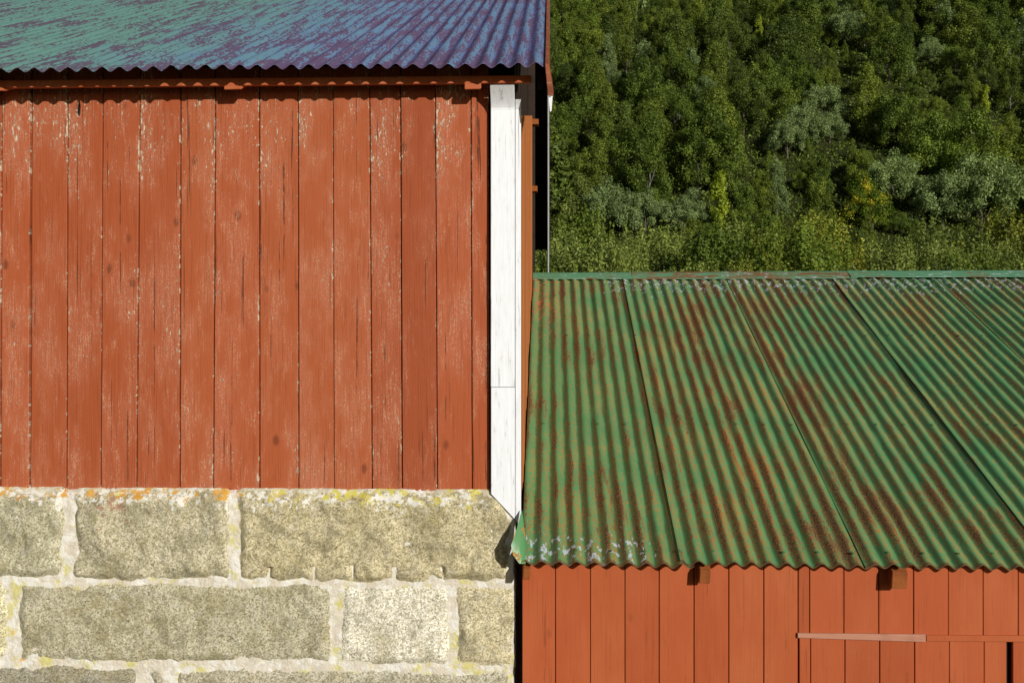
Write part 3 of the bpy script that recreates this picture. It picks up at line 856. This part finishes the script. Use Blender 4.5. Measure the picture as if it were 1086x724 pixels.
# lift alternates so that every right-hand sheet lies on top at its left edge
mb = MB()
for si, (xa_, xb_, lift, oh) in enumerate(sheets):
    pass
def green_sheets(mb):
    n0 = len(mb.v)
    corrugated(mb, [(a, b, 0., oh) for a, b, l, oh in sheets], YE_LO, YR_LO - .015, ZE_LO, SL_LO, .0092, 31., ph0=seams[0] + .004)
    # tilt each sheet a few millimetres so its left edge lies over its neighbour
    bounds = []
    start = n0
    for a, b, l, oh in sheets:
        nx = max(4, int(round((b - a) / PITCH * 12))); cnt = (nx + 1) * 27 * 2
        for i in range(start, start + cnt):
            x, y, z = mb.v[i]
            t = (x - a) / (b - a)
            lift = .0045 * (1 - t) if a > x_l + .01 else .003 * (1 - t)
            mb.v[i] = (x, y, z + lift - .003 * t)
        start += cnt
green_sheets(mb)
# torn corner flap of the first sheet, bent round past the stonework
fl = [(553.5, 540, 4.50), (547.5, 562, 4.42), (542, 578, 4.385), (544, 588, 4.378), (550.5, 597, 4.376), (557.5, 597.5, 4.378), (557.5, 570, 4.44)]
P3 = [at(*q) for q in fl]
cen = sum(P3, Vector()) / len(P3); cen.y -= .012; cen.z += .004
o = len(mb.v)
for p in P3: mb.vert(p)
oc = mb.vert(cen)
o2 = len(mb.v)
for p in P3: mb.vert(p + Vector((0, .002, -.002)))
oc2 = mb.vert(cen + Vector((0, .002, -.002)))
n_ = len(P3)
for i in range(n_):
    j = (i + 1) % n_
    uvs = [(.022 + (P3[q].x - cen.x) * .15, .9 + P3[q].z * .3) for q in (i, j)] + [(.022, .9 + cen.z * .3)]
    mb.face([o + i, o + j, oc], uvs, 0.)
    mb.face([o2 + j, o2 + i, oc2], uvs, 0., 1)
    mb.face([o + j, o + i, o2 + i, o2 + j], [uvs[0]] * 4, 0.)
# nail heads on the crests, in three courses
pts = []
for (a, b, l, oh) in sheets:
    k0 = math.ceil((a - seams[0] - .004) / PITCH)
    for k in range(k0, int((b - seams[0]) / PITCH)):
        x = seams[0] + .004 + k * PITCH
        if k % 2: continue
        for Y in (YE_LO + .07, 5.55, 6.7, 7.6):
            t = (x - a) / (b - a)
            pts.append((x, Y + .01 * mn.noise((x * 9, Y, 1)), sroof_z(Y) + .0092 * 1.09 + .005 * (1 - t)))
nails(mb, pts)
nn = len(mb.v); fv = list(mb.f); fu = list(mb.uv); fm = list(mb.mi)
for (x, y, z) in mb.v[:nn]:
    mb.v.append((x, 2 * YR_LO - y, z))
for f, u, mi in zip(fv, fu, fm): mb.face([nn + i for i in reversed(f)], list(reversed(u)), 2., mi)
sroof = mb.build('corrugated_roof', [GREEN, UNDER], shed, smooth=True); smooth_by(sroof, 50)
# ridge capping in overlapping lengths
def cap(xa_, xb_, lift, drop, mat, dy=0.):
    m = MB(); n = 40
    zr = sroof_z(YR_LO) + .018 + lift
    prof = [(-.105 - dy, -.045 - drop), (-.100 - dy, -.042 - drop), (-.03, -.006), (-.012, .004), (0, .007), (.012, .004), (.03, -.006), (.10, -.042 - drop), (.105, -.045 - drop)]
    rowp = None
    for i in range(n + 1):
        x = xa_ + (xb_ - xa_) * i / n
        w = .003 * mn.noise((x * 1.3, lift * 100, 5))
        row = [m.vert((x, YR_LO + py + .002 * mn.noise((x * 4, k, 1)), zr + pz + w)) for k, (py, pz) in enumerate(prof)]
        row2 = [m.vert((x, YR_LO + py, zr + pz + w - .003)) for py, pz in prof]
        if rowp:
            for k in range(len(prof) - 1):
                m.face([rowp[0][k], row[k], row[k + 1], rowp[0][k + 1]])
                m.face([rowp[1][k + 1], row2[k + 1], row2[k], rowp[1][k]])
            m.face([rowp[1][0], row2[0], row[0], rowp[0][0]])
        else:
            for k in range(len(prof) - 1): m.face([row2[k], row[k], row[k + 1], row2[k + 1]])
        rowp = (row, row2)
    o = m.build('ridge_cap', mat, shed, smooth=True); smooth_by(o, 30); return o
cap(XSIDE + .004, at(692, 290, YR_LO).x, 0, .004, CAP1)
o = cap(at(669.5, 290, YR_LO).x, at(905, 290, YR_LO).x, .005, .010, CAP2, .006); o['label'] = 'rust browned length of ridge capping'
cap(at(898, 290, YR_LO).x, XSH, .009, .004, CAP1, .008)

# ================================================================== GROUND AND HILLSIDE
def hill_z(x, y):
    if y < 20: z = 0
    elif y < 45: t = (y - 20) / 25; z = 3 * t * t * (3 - 2 * t) * .5 + 1.5 * t
    elif y < 75: z = 3 + 3.5 * ((y - 45) / 30) ** 1.5
    else: z = 6.5 + .635 * (y - 75)
    amp = max(0, min(1, (y - 25) / 40))
    z += amp * (3.0 * mn.noise((x * .021, y * .021, 3)) + 1.2 * mn.noise((x * .07, y * .07, 6)))
    return z
mb = MB()
mb.vert((-900, -900, -.02)); mb.vert((900, -900, -.02)); mb.vert((900, 900, -.02)); mb.vert((-900, 900, -.02)); mb.face([0, 1, 2, 3])
g = mb.build('ground', mat_ground()); g['kind'] = 'structure'
mb = MB()
xs = np.arange(-110, 190, 3.0); ys = np.concatenate([np.arange(18, 80, 2.0), np.arange(80, 280, 4.0)])
for y in ys:
    for x in xs: mb.vert((x, y, hill_z(x, y) + (-.3 if y < 20 else .02)))
W = len(xs)
for j in range(len(ys) - 1):
    for i in range(W - 1): mb.face([j * W + i, j * W + i + 1, (j + 1) * W + i + 1, (j + 1) * W + i])
h = mb.build('hillside', mat_hill(), smooth=True); h['kind'] = 'structure'

# ================================================================== TREES
def leaf_arrays(nr, clumps, n, size, up=.35):
    """clumps: (centre, radii, weight, tint)"""
    w = np.array([c[2] for c in clumps]); w = w / w.sum()
    pick = nr.choice(len(clumps), n, p=w)
    cen = np.array([c[0] for c in clumps])[pick]; rad = np.array([c[1] for c in clumps])[pick]; tn = np.array([c[3] for c in clumps])[pick]
    d = nr.normal(size=(n, 3)); d /= np.linalg.norm(d, axis=1)[:, None]
    r = .32 + .85 * nr.random(n) ** .75
    p = cen + d * rad * r[:, None]
    nrm = d * .8 + nr.normal(size=(n, 3)) * .55 + np.array([0, 0, up]); nrm /= np.linalg.norm(nrm, axis=1)[:, None]
    t = np.cross(nrm, nr.normal(size=(n, 3))); t /= np.linalg.norm(t, axis=1)[:, None]
    b = np.cross(nrm, t)
    s = size * (.6 + .8 * nr.random(n))[:, None]
    v = np.stack([p + t * s, p + b * s * .55, p - t * s, p - b * s * .55], 1).reshape(-1, 3)
    tint = np.clip(tn + nr.normal(size=n) * .22, 0, 1)
    return v, tint

def leaf_mesh(name, v, tint, mat):
    n = len(tint)
    me = bpy.data.meshes.new(name)
    me.vertices.add(4 * n); me.vertices.foreach_set('co', v.astype(np.float32).ravel())
    me.loops.add(4 * n); me.loops.foreach_set('vertex_index', np.arange(4 * n, dtype=np.int32))
    me.polygons.add(n); me.polygons.foreach_set('loop_start', np.arange(0, 4 * n, 4, dtype=np.int32))
    try: me.polygons.foreach_set('loop_total', np.full(n, 4, dtype=np.int32))
    except Exception: pass
    a = me.attributes.new('tint', 'FLOAT', 'FACE'); a.data.foreach_set('value', tint.astype(np.float32))
    me.materials.append(mat); me.update(calc_edges=True); me.validate()
    return me

def crown_clumps(nr, kind):
    """list of clumps for a crown of about 1.0 height unit in metres"""
    cl = []
    if kind == 'round':      # rounded, uneven crown of many tufts, about 6.6 m tall
        lean = nr.normal(size=2) * .12
        for _ in range(64):
            u = nr.random(); z = .8 + 5.6 * u
            rr = 2.3 * math.sin(math.pi * min(1, (.16 + .82 * u)) ** .9) ** .7 if u < .97 else .3
            a = nr.random() * 6.283; q = rr * (.35 + .72 * nr.random() ** .6) * (1 + .22 * math.sin(2 * a + lean[0] * 20))
            s = .34 + .42 * nr.random() ** 1.5
            cl.append(((q * math.cos(a) + lean[0] * z, q * math.sin(a) + lean[1] * z, z + .2 * nr.normal()), (s * 1.1, s * 1.1, s * 1.15), s * s, nr.random() ** 1.3))
    elif kind == 'tall':     # taller birch, open towards the top
        for _ in range(62):
            u = nr.random() ** .85; z = .7 + 7.0 * u
            rr = 1.8 * (1 - u) ** .6 + .15
            a = nr.random() * 6.283; q = rr * (.3 + .75 * nr.random() ** .6)
            s = (.28 + .34 * nr.random()) * (1.15 - .35 * u)
            cl.append(((q * math.cos(a), q * math.sin(a), z), (s, s, s * 1.35), s * s, nr.random() ** 1.3))
    elif kind == 'domed':    # willow: broad, many small puffs on a dome
        for _ in range(80):
            a = nr.random() * 6.283; e = math.asin(nr.random() ** .8)
            rr = .68 + .42 * nr.random()
            p = (2.9 * rr * math.cos(e) * math.cos(a), 2.9 * rr * math.cos(e) * math.sin(a), 1.3 + 3.5 * rr * math.sin(e))
            s = .30 + .34 * nr.random()
            cl.append((p, (s, s, s * 1.05), s * s, nr.random() ** 1.2))
    elif kind == 'slim':
        for _ in range(22):
            u = nr.random(); z = 1.0 + 5.4 * u
            rr = .62 * math.sin(math.pi * (.12 + .8 * u)) ** .6
            a = nr.random() * 6.283; q = rr * nr.random() ** .5
            s = .32 + .26 * nr.random()
            cl.append(((q * math.cos(a), q * math.sin(a), z), (s, s, s * 1.3), s * s, nr.random() * .9))
    elif kind == 'shrub':    # thicket of upright shoots
        for _ in range(60):
            a = nr.random() * 6.283; q = 2.3 * nr.random() ** .55
            top = 4.6 * (1 - .13 * q * q / 2) * (.72 + .36 * nr.random())
            z = top * (.25 + .75 * nr.random() ** .6)
            s = .26 + .30 * nr.random()
            cl.append(((q * math.cos(a), q * math.sin(a), z), (s, s, s * 1.7), s * s, nr.random() * .9))
        for _ in range(26):   # wispy shoots standing out of the top
            a = nr.random() * 6.283; q = 2.2 * nr.random() ** .5
            z = 4.3 * (1 - .12 * q * q / 2) + .5 * nr.random()
            cl.append(((q * math.cos(a), q * math.sin(a), z), (.09, .09, .55), .035, .5 + nr.random() * .5))
    return cl

def tube(m, pts, rad, seg=6):
    prev = None
    for k, p in enumerate(pts):
        p = Vector(p); t = (Vector(pts[min(k + 1, len(pts) - 1)]) - Vector(pts[max(k - 1, 0)])).normalized()
        s = t.cross(Vector((.3, .9, .1))).normalized(); b = t.cross(s)
        row = [m.vert(p + (s * math.cos(i * 6.2832 / seg) + b * math.sin(i * 6.2832 / seg)) * rad[k]) for i in range(seg)]
        if prev:
            for i in range(seg): m.face([prev[i], prev[(i + 1) % seg], row[(i + 1) % seg], row[i]])
        prev = row
    m.face(prev)

def trunk_mesh(seed, H, r, mat, limbs=6):
    q = random.Random(seed); m = MB()
    pts = [(0.12 * math.sin(k * 1.3 + seed) * k / 4, .12 * math.cos(k * 1.7 + seed) * k / 4, -.3 + (H + .3) * k / 6) for k in range(7)]
    tube(m, pts, [r * (1.25 - .18 * k) for k in range(7)], 7)
    for l in range(limbs):
        k = 2 + l % 4; a = q.random() * 6.28; L = H * q.uniform(.14, .24)
        p0 = Vector(pts[k]); d = Vector((math.cos(a), math.sin(a), q.uniform(.5, 1.1)))
        tube(m, [p0, p0 + d * L * .4, p0 + d * L * .75 + Vector((0, 0, .15)), p0 + d * L + Vector((0, 0, .4))], [r * .5, r * .35, r * .22, r * .08], 5)
    o = m.build('trunk', mat, None, smooth=True); me = o.data
    bpy.data.objects.remove(o); return me

LM = {
    'mid':    mat_leaf('mid green leaves', (.046, .078, .012), (.20, .275, .038)),
    'dark':   mat_leaf('dark green leaves', (.034, .056, .010), (.138, .19, .032)),
    'olive':  mat_leaf('olive leaves', (.056, .084, .011), (.235, .29, .04)),
    'grey':   mat_leaf('grey green willow leaves', (.105, .150, .052), (.32, .42, .165), var=.3),
    'lime':   mat_leaf('yellow green leaves', (.16, .22, .015), (.42, .50, .04), var=.2),
    'yellow': mat_leaf('yellowing leaves', (.070, .115, .010), (.20, .30, .022), (.55, .46, .03), .10, .2),
    'shrubA': mat_leaf('shrub leaves', (.056, .080, .014), (.290, .350, .080), var=.4),
    'shrubB': mat_leaf('fresh shrub leaves', (.060, .080, .010), (.310, .335, .045), var=.4),
    'flower': mat_leaf('yellow autumn leaves', (.34, .23, .01), (.72, .52, .02), var=.1),
}
shapes = {}
nr = np.random.default_rng(5)
spec = {'round': (5, 13000, .095), 'tall': (4, 10000, .09), 'domed': (3, 15000, .085), 'slim': (2, 4500, .105), 'shrub': (5, 17000, .066)}
for kd, (cnt, nl, sz) in spec.items():
    shapes[kd] = [leaf_arrays(nr, crown_clumps(nr, kd), nl, sz) for _ in range(cnt)]
meshes = {}
def crown_of(kd, i, col):
    key = (kd, i, col)
    if key not in meshes: meshes[key] = leaf_mesh('crown', *shapes[kd][i], LM[col])
    return meshes[key]
trunks = {'round': trunk_mesh(1, 3.9, .13, BARK, 3), 'tall': trunk_mesh(2, 4.6, .11, PALEBARK, 3), 'domed': trunk_mesh(3, 3.0, .15, BARK, 5), 'slim': trunk_mesh(4, 4.6, .06, BARK, 2), 'shrub': trunk_mesh(5, 2.4, .05, BARK, 9)}

LOOK = {'mid': 'mid green', 'dark': 'dark green', 'olive': 'olive green', 'grey': 'silvery grey-green', 'lime': 'bright yellow-green', 'yellow': 'yellow and orange tinged', 'shrubA': 'pale-leaved', 'shrubB': 'yellow-flecked', 'flower': 'bright yellow'}
SHAPE = {'round': 'rounded tree', 'tall': 'pointed tree', 'domed': 'bushy willow', 'slim': 'slender tree', 'shrub': 'shrub'}
NAME = {'round': 'broadleaf_tree', 'tall': 'birch_tree', 'domed': 'willow_tree', 'slim': 'slender_tree', 'shrub': 'shrub'}
plants = []
def plant(x, y, kd, col, s, rz, fixed=None, sz=1., dz=0.):
    i = int(rng.random() * len(shapes[kd])) % len(shapes[kd])
    plants.append(dict(x=x, y=y, z=hill_z(x, y) - .1 + dz, kd=kd, col=col, s=s, sz=sz, rz=rz, i=i, fixed=fixed))

def spot(px, py_top, Y, H):
    """ground position for a plant of height H whose top shows at photo pixel (px, py_top) near depth Y (slides along depth until it fits)"""
    best = None
    for y in np.arange(Y - 14, Y + 30, .5):
        p = at(px, py_top, y)
        e = abs(hill_z(p.x, y) + H - p.z)
        if best is None or e < best[0]: best = (e, p.x, y)
    return best[1], best[2]

# individual trees the photograph singles out
taken, views = [], []
def special(px, py, Y, kd, col, s, label, sz=1.):
    H = {'round': 6.6, 'tall': 7.8, 'domed': 5.0, 'slim': 6.5, 'shrub': 4.9}[kd] * s * sz
    x, y = spot(px, py, Y, H)
    plant(x, y, kd, col, s, rng.random() * 6.28, label, sz)
    taken.append((x, y, 1.6 * s))
    hw = {'round': 2.4, 'tall': 1.8, 'domed': 3.0, 'slim': .8, 'shrub': 2.2}[kd] * s / y * F
    views.append((px, py, y, hw, H / y * F))
special(763, 181, 74, 'slim', 'lime', .84, 'bright yellow-green slender tree standing out against dark foliage')
special(925, 186, 62, 'round', 'yellow', .72, 'bushy tree with yellow and orange tinged leaves on its crown top')
special(895, 12, 140, 'domed', 'grey', 1.0, 'silvery willow with a rounded crown high on the slope')
special(985, 40, 130, 'domed', 'grey', .62, 'small silvery willow right of the large high one')
special(640, 192, 70, 'domed', 'grey', 1.0, 'broad silvery willow close right of the barn roof')
special(684, 203, 68, 'domed', 'grey', .74, 'grey-green willow right of the broad silvery one')
special(598, 188, 66, 'round', 'shrubA', .8, 'light green tree directly beside the white barge board')
special(850, 112, 98, 'domed', 'grey', .85, 'silvery willow halfway up the slope, its left one')
special(872, 92, 104, 'domed', 'grey', .75, 'silvery willow halfway up the slope, upper one')
special(835, 130, 92, 'domed', 'grey', .7, 'small silvery willow halfway up the slope, lower one')
special(945, 162, 76, 'domed', 'grey', .95, 'silvery willow just above the yellow tinged tree')
special(1040, 165, 72, 'domed', 'grey', 1.25, 'large pale green willow low on the right')
special(1000, 185, 68, 'domed', 'grey', .9, 'grey-green willow between yellow tinged tree and right edge')
special(880, 120, 96, 'domed', 'grey', .6, 'small grey-green willow right of the three silvery ones')
special(905, 274, 44, 'slim', 'flower', .60, 'bright yellow slender bush peeping over the shed ridge')
special(1045, 90, 104, 'slim', 'lime', .5, 'thin yellow-green sapling near the right edge')
special(805, 15, 138, 'slim', 'lime', .6, 'thin yellow-green sapling high on the slope')

def fits(x, y, r, hgt=6.0, rad=2.3, keep=.62):
    cx_, cy_ = proj((x, y, hill_z(x, y) + hgt))
    for px, py, Y, hw, hp in views:
        if Y - 45 < y < Y and abs(cx_ - px) < hw * .75 + rad / y * F * .8 and cy_ < py + hp * keep: return False
    return all((x - a) ** 2 + ((y - b) * .8) ** 2 > (r + c) ** 2 * .55 for a, b, c in taken)
# shrub belt behind the shed
for row, (Y, sp) in enumerate(((43.5, 2.9), (47.5, 3.3), (52, 3.5), (57, 3.8))):
    x = -3 + row * .7
    while x < .52 * Y + 4:
        xx, yy = x + rng.uniform(-.8, .8), Y + rng.uniform(-1.6, 1.6)
        if fits(xx, yy, .8, 4.6, 2.0, .45):
            s = rng.uniform(.78, 1.12) * (1 + .10 * row)
            if row == 0: s *= .92
            plant(xx, yy, 'shrub', rng.choice(['shrubA', 'shrubB', 'shrubA', 'mid']), s, rng.random() * 6.28)
        x += sp
# forest on the slope
far = []
Y = 61.0; row = 0
while Y < 205:
    sp = (4.2 if Y < 92 else 3.9) if Y < 150 else 6
    x = -14 - .42 * max(0, Y - 45) + (row % 2) * sp * .5
    while x < .54 * Y + 14:
        xx, yy = x + rng.uniform(-1.5, 1.5), Y + rng.uniform(-1.7, 1.7)
        cut = 1.
        ok = fits(xx, yy, 1.2, 8.0, 2.6)
        if not ok:                          # lower growth in front of the trees that stand out
            for cut in (.62, .45, .32):
                if fits(xx, yy, .5 * cut, 8.2 * cut, 2.5 * cut, .55): ok = True; break
        if ok:
            c = rng.random() + .28 * mn.noise((xx * .05, yy * .05, 2))
            kd = rng.choice(['round', 'round', 'tall', 'tall', 'round', 'domed'])
            col = 'dark' if c < .22 else 'mid' if c < .60 else 'olive' if c < .93 else 'grey' if c < 1.0 else 'mid'
            if col == 'lime' and kd == 'domed': col = 'olive'
            s = rng.uniform(.72, 1.12) * (.92 if kd == 'domed' else 1) if cut == 1. else cut * rng.uniform(.85, 1.)
            if Y > 92: s *= .88
            plant(xx, yy, kd, col, s, rng.random() * 6.28, None, rng.uniform(.88, 1.15))
        x += sp * rng.uniform(.85, 1.15)
    Y += 3.9 if Y < 150 else 5.5; row += 1

HT = {'round': 6.4, 'tall': 7.6, 'domed': 4.9, 'slim': 6.4, 'shrub': 4.8}
ind, rest = [], []
for p in plants:
    H = HT[p['kd']] * p['s'] * p['sz']
    cx_, cy_ = proj((p['x'], p['y'], p['z'] + H * .75))
    p['px'], p['py'] = cx_, cy_
    (ind if (p['fixed'] or (578 < cx_ < 1094 and -12 < cy_ < 296)) else rest).append(p)
ind.sort(key=lambda p: (p['fixed'] is None, p['y']))
rest += ind[292:]; ind = ind[:292]

# labels: look + where on the slope, ties told apart from left to right
def hzone(x): return ['beside the barn roof', 'left of mid hillside', 'above the first roof seam', 'above the second roof seam', 'above the third roof seam', 'towards the right edge', 'at the right edge'][min(6, max(0, int((x - 580) / 73)))]
def vzone(p): 
    y = p['py']
    return ['at the very top', 'high up', 'upper middle', 'lower middle', 'low down', 'just over the shed ridge'][min(5, max(0, int(y / 48)))]
buck = {}
for p in ind:
    if p['fixed']: p['label'] = p['fixed']; continue
    size = 'small ' if p['s'] < .82 else 'large ' if p['s'] > 1.0 else ''
    base = f"{size}{LOOK[p['col']]} {SHAPE[p['kd']]} {vzone(p)}, {hzone(p['px'])}"
    if len(base.split()) > 11: base = base.replace('just over the shed ridge', 'low down').replace('large ', '').replace('small ', '')
    buck.setdefault(base, []).append(p)
ORD = ['leftmost', 'second from left', 'third along', 'fourth from left', 'fifth from left']
for b, L in buck.items():
    L.sort(key=lambda p: p['px'])
    for k, p in enumerate(L):
        if len(L) == 1: p['label'] = b
        elif len(L) == 2: p['label'] = b + (', left one', ', right one')[k]
        else: p['label'] = b + ', ' + (ORD[k] if k < len(L) - 1 else 'rightmost')

protos = {}
for p in ind:
    kd = p['kd']
    root = bpy.data.objects.new(NAME[kd], None); C.objects.link(root)
    root.location = (p['x'], p['y'], p['z']); root.rotation_euler = (0, 0, p['rz']); root.scale = (p['s'], p['s'], p['s'] * p['sz'])
    root['label'] = p['label']
    root['category'] = 'shrub' if kd == 'shrub' else 'tree'
    root['group'] = 'shrubs behind the shed' if kd == 'shrub' else 'trees on the wooded hillside'
    key = (kd, p['i'], p['col'])
    if key not in protos:
        protos[key] = (bpy.data.objects.new('crown', crown_of(*key)), bpy.data.objects.new('trunk', trunks[kd]))
    for src in protos[key]:
        c = src.copy(); C.objects.link(c); c.parent = root
for a, b in protos.values(): bpy.data.objects.remove(a); bpy.data.objects.remove(b)

# the rest of the wood, round the edges of the view, as one mass
vs, ts, ms = [], [], []
cols = list(LM.keys())
for p in rest:
    v, t = shapes[p['kd']][p['i']]
    step = 8 if p['px'] < 470 else 4 if p['y'] > 60 else 2
    v4 = v.reshape(-1, 4, 3)[::step]; t4 = t[::step]
    v4 = v4.mean(1, keepdims=True) + (v4 - v4.mean(1, keepdims=True)) * step ** .5
    c, s_ = math.cos(p['rz']), math.sin(p['rz'])
    M = np.array([[c, -s_, 0], [s_, c, 0], [0, 0, 1]])
    w = (v4.reshape(-1, 3) @ M.T) * np.array([p['s'], p['s'], p['s'] * p['sz']]) + np.array([p['x'], p['y'], p['z']])
    vs.append(w); ts.append(t4); ms.append(np.full(len(t4), cols.index(p['col']), dtype=np.int32))
if vs:
    me = leaf_mesh('woodland', np.concatenate(vs), np.concatenate(ts), LM[cols[0]])
    for c in cols[1:]: me.materials.append(LM[c])
    me.polygons.foreach_set('material_index', np.concatenate(ms))
    wo = bpy.data.objects.new('woodland', me); C.objects.link(wo)
    wo['kind'] = 'stuff'; wo['label'] = 'unbroken green wood covering the hill beyond the single trees'; wo['category'] = 'woodland'

# low growth on the forest floor
nu = 200000
Yu = 40 + 130 * nr.random(nu) ** .8
Xu = -8 + nr.random(nu) * (.62 * Yu + 14)
ok_ = Xu > -8
hz = np.array([hill_z(float(x), float(y)) for x, y in zip(Xu, Yu)])
tuft = np.array([mn.noise((float(x) * .8, float(y) * .8, 2)) for x, y in zip(Xu, Yu)])
Pu = np.stack([Xu, Yu, hz + (.25 + .75 * np.clip(tuft + .3, 0, 1)) * nr.random(nu)], 1)
nm = nr.normal(size=(nu, 3)) + np.array([.2, -.5, .6]); nm /= np.linalg.norm(nm, axis=1)[:, None]
tt = np.cross(nm, nr.normal(size=(nu, 3))); tt /= np.linalg.norm(tt, axis=1)[:, None]
bb = np.cross(nm, tt); su = (.07 + .10 * nr.random(nu))[:, None]
vv = np.stack([Pu + tt * su, Pu + bb * su * .6, Pu - tt * su, Pu - bb * su * .6], 1).reshape(-1, 3)
me = leaf_mesh('undergrowth', vv, np.clip(.35 + .5 * tuft + .25 * nr.normal(size=nu), 0, 1), LM['mid'])
uo = bpy.data.objects.new('undergrowth', me); C.objects.link(uo)
uo['kind'] = 'stuff'; uo['label'] = 'low green undergrowth on the floor of the wooded hill'; uo['category'] = 'undergrowth'

# boulders showing through the trees
BOULDER = mat_wood('grey boulder stone', (.20, .19, .17), (.36, .34, .30), (3, 3, 3))
for k, (px, py, Y, s, lab) in enumerate(((622, 7, 146, 1.6, 'pale grey boulder at the top of the hill beside the barn roof'), (716, 92, 112, .9, 'small grey boulder among trees left of mid hillside'), (768, 96, 112, 1.0, 'pale boulder among dark trees above the first roof seam'))):
    bm = bmesh.new(); bmesh.ops.create_icosphere(bm, subdivisions=3, radius=1)
    for v in bm.verts:
        f = 1 + .35 * mn.noise(v.co * 1.3 + Vector((k * 3, 0, 0))) + .12 * mn.noise(v.co * 4)
        v.co = Vector((v.co.x * 1.4, v.co.y, v.co.z * .7)) * f * s
    me = bpy.data.meshes.new('boulder'); bm.to_mesh(me); bm.free(); me.materials.append(BOULDER)
    x, y = spot(px, py, Y, .8 * s + 3.0)
    o = bpy.data.objects.new('boulder', me); C.objects.link(o)
    o.location = (x, y, hill_z(x, y) + .3 * s); o['label'] = lab; o['category'] = 'boulder'; o['group'] = 'boulders on the hillside'

# clean helper props
for o in scene.objects:
    if '_o' in o: del o['_o']

# ================================================================== LIGHT, SKY, CAMERA
SUN = Vector((.62, -1., .36)).normalized()      # towards the sun
el = math.asin(SUN.z); az = math.atan2(SUN.x, SUN.y)
w = bpy.data.worlds.new('World'); scene.world = w; w.use_nodes = True
nt = w.node_tree
sky = nt.nodes.new('ShaderNodeTexSky'); sky.sky_type = 'NISHITA'; sky.sun_disc = False
sky.sun_elevation = el; sky.sun_rotation = az
nt.links.new(sky.outputs[0], nt.nodes['Background'].inputs['Color'])
nt.nodes['Background'].inputs['Strength'].default_value = .05
ld = bpy.data.lights.new('sun', 'SUN'); ld.energy = 5.0; ld.angle = R(.5); ld.color = (1.0, .965, .91)
lo = bpy.data.objects.new('sun', ld); C.objects.link(lo)
lo.rotation_euler = SUN.to_track_quat('Z', 'Y').to_euler(); lo.location = (8, -12, 12)

cam = bpy.data.cameras.new('camera'); cam.sensor_width = 36; cam.lens = 36 * F / 1086; cam.clip_start = .05; cam.clip_end = 2000
co = bpy.data.objects.new('camera', cam); C.objects.link(co)
co.location = (0, 0, CZ); co.rotation_euler = (R(90), 0, YAW)
scene.camera = co
scene.view_settings.view_transform = 'Standard'
try: scene.view_settings.look = 'None'
except Exception: pass
scene.view_settings.exposure = -0.36; scene.view_settings.gamma = 1
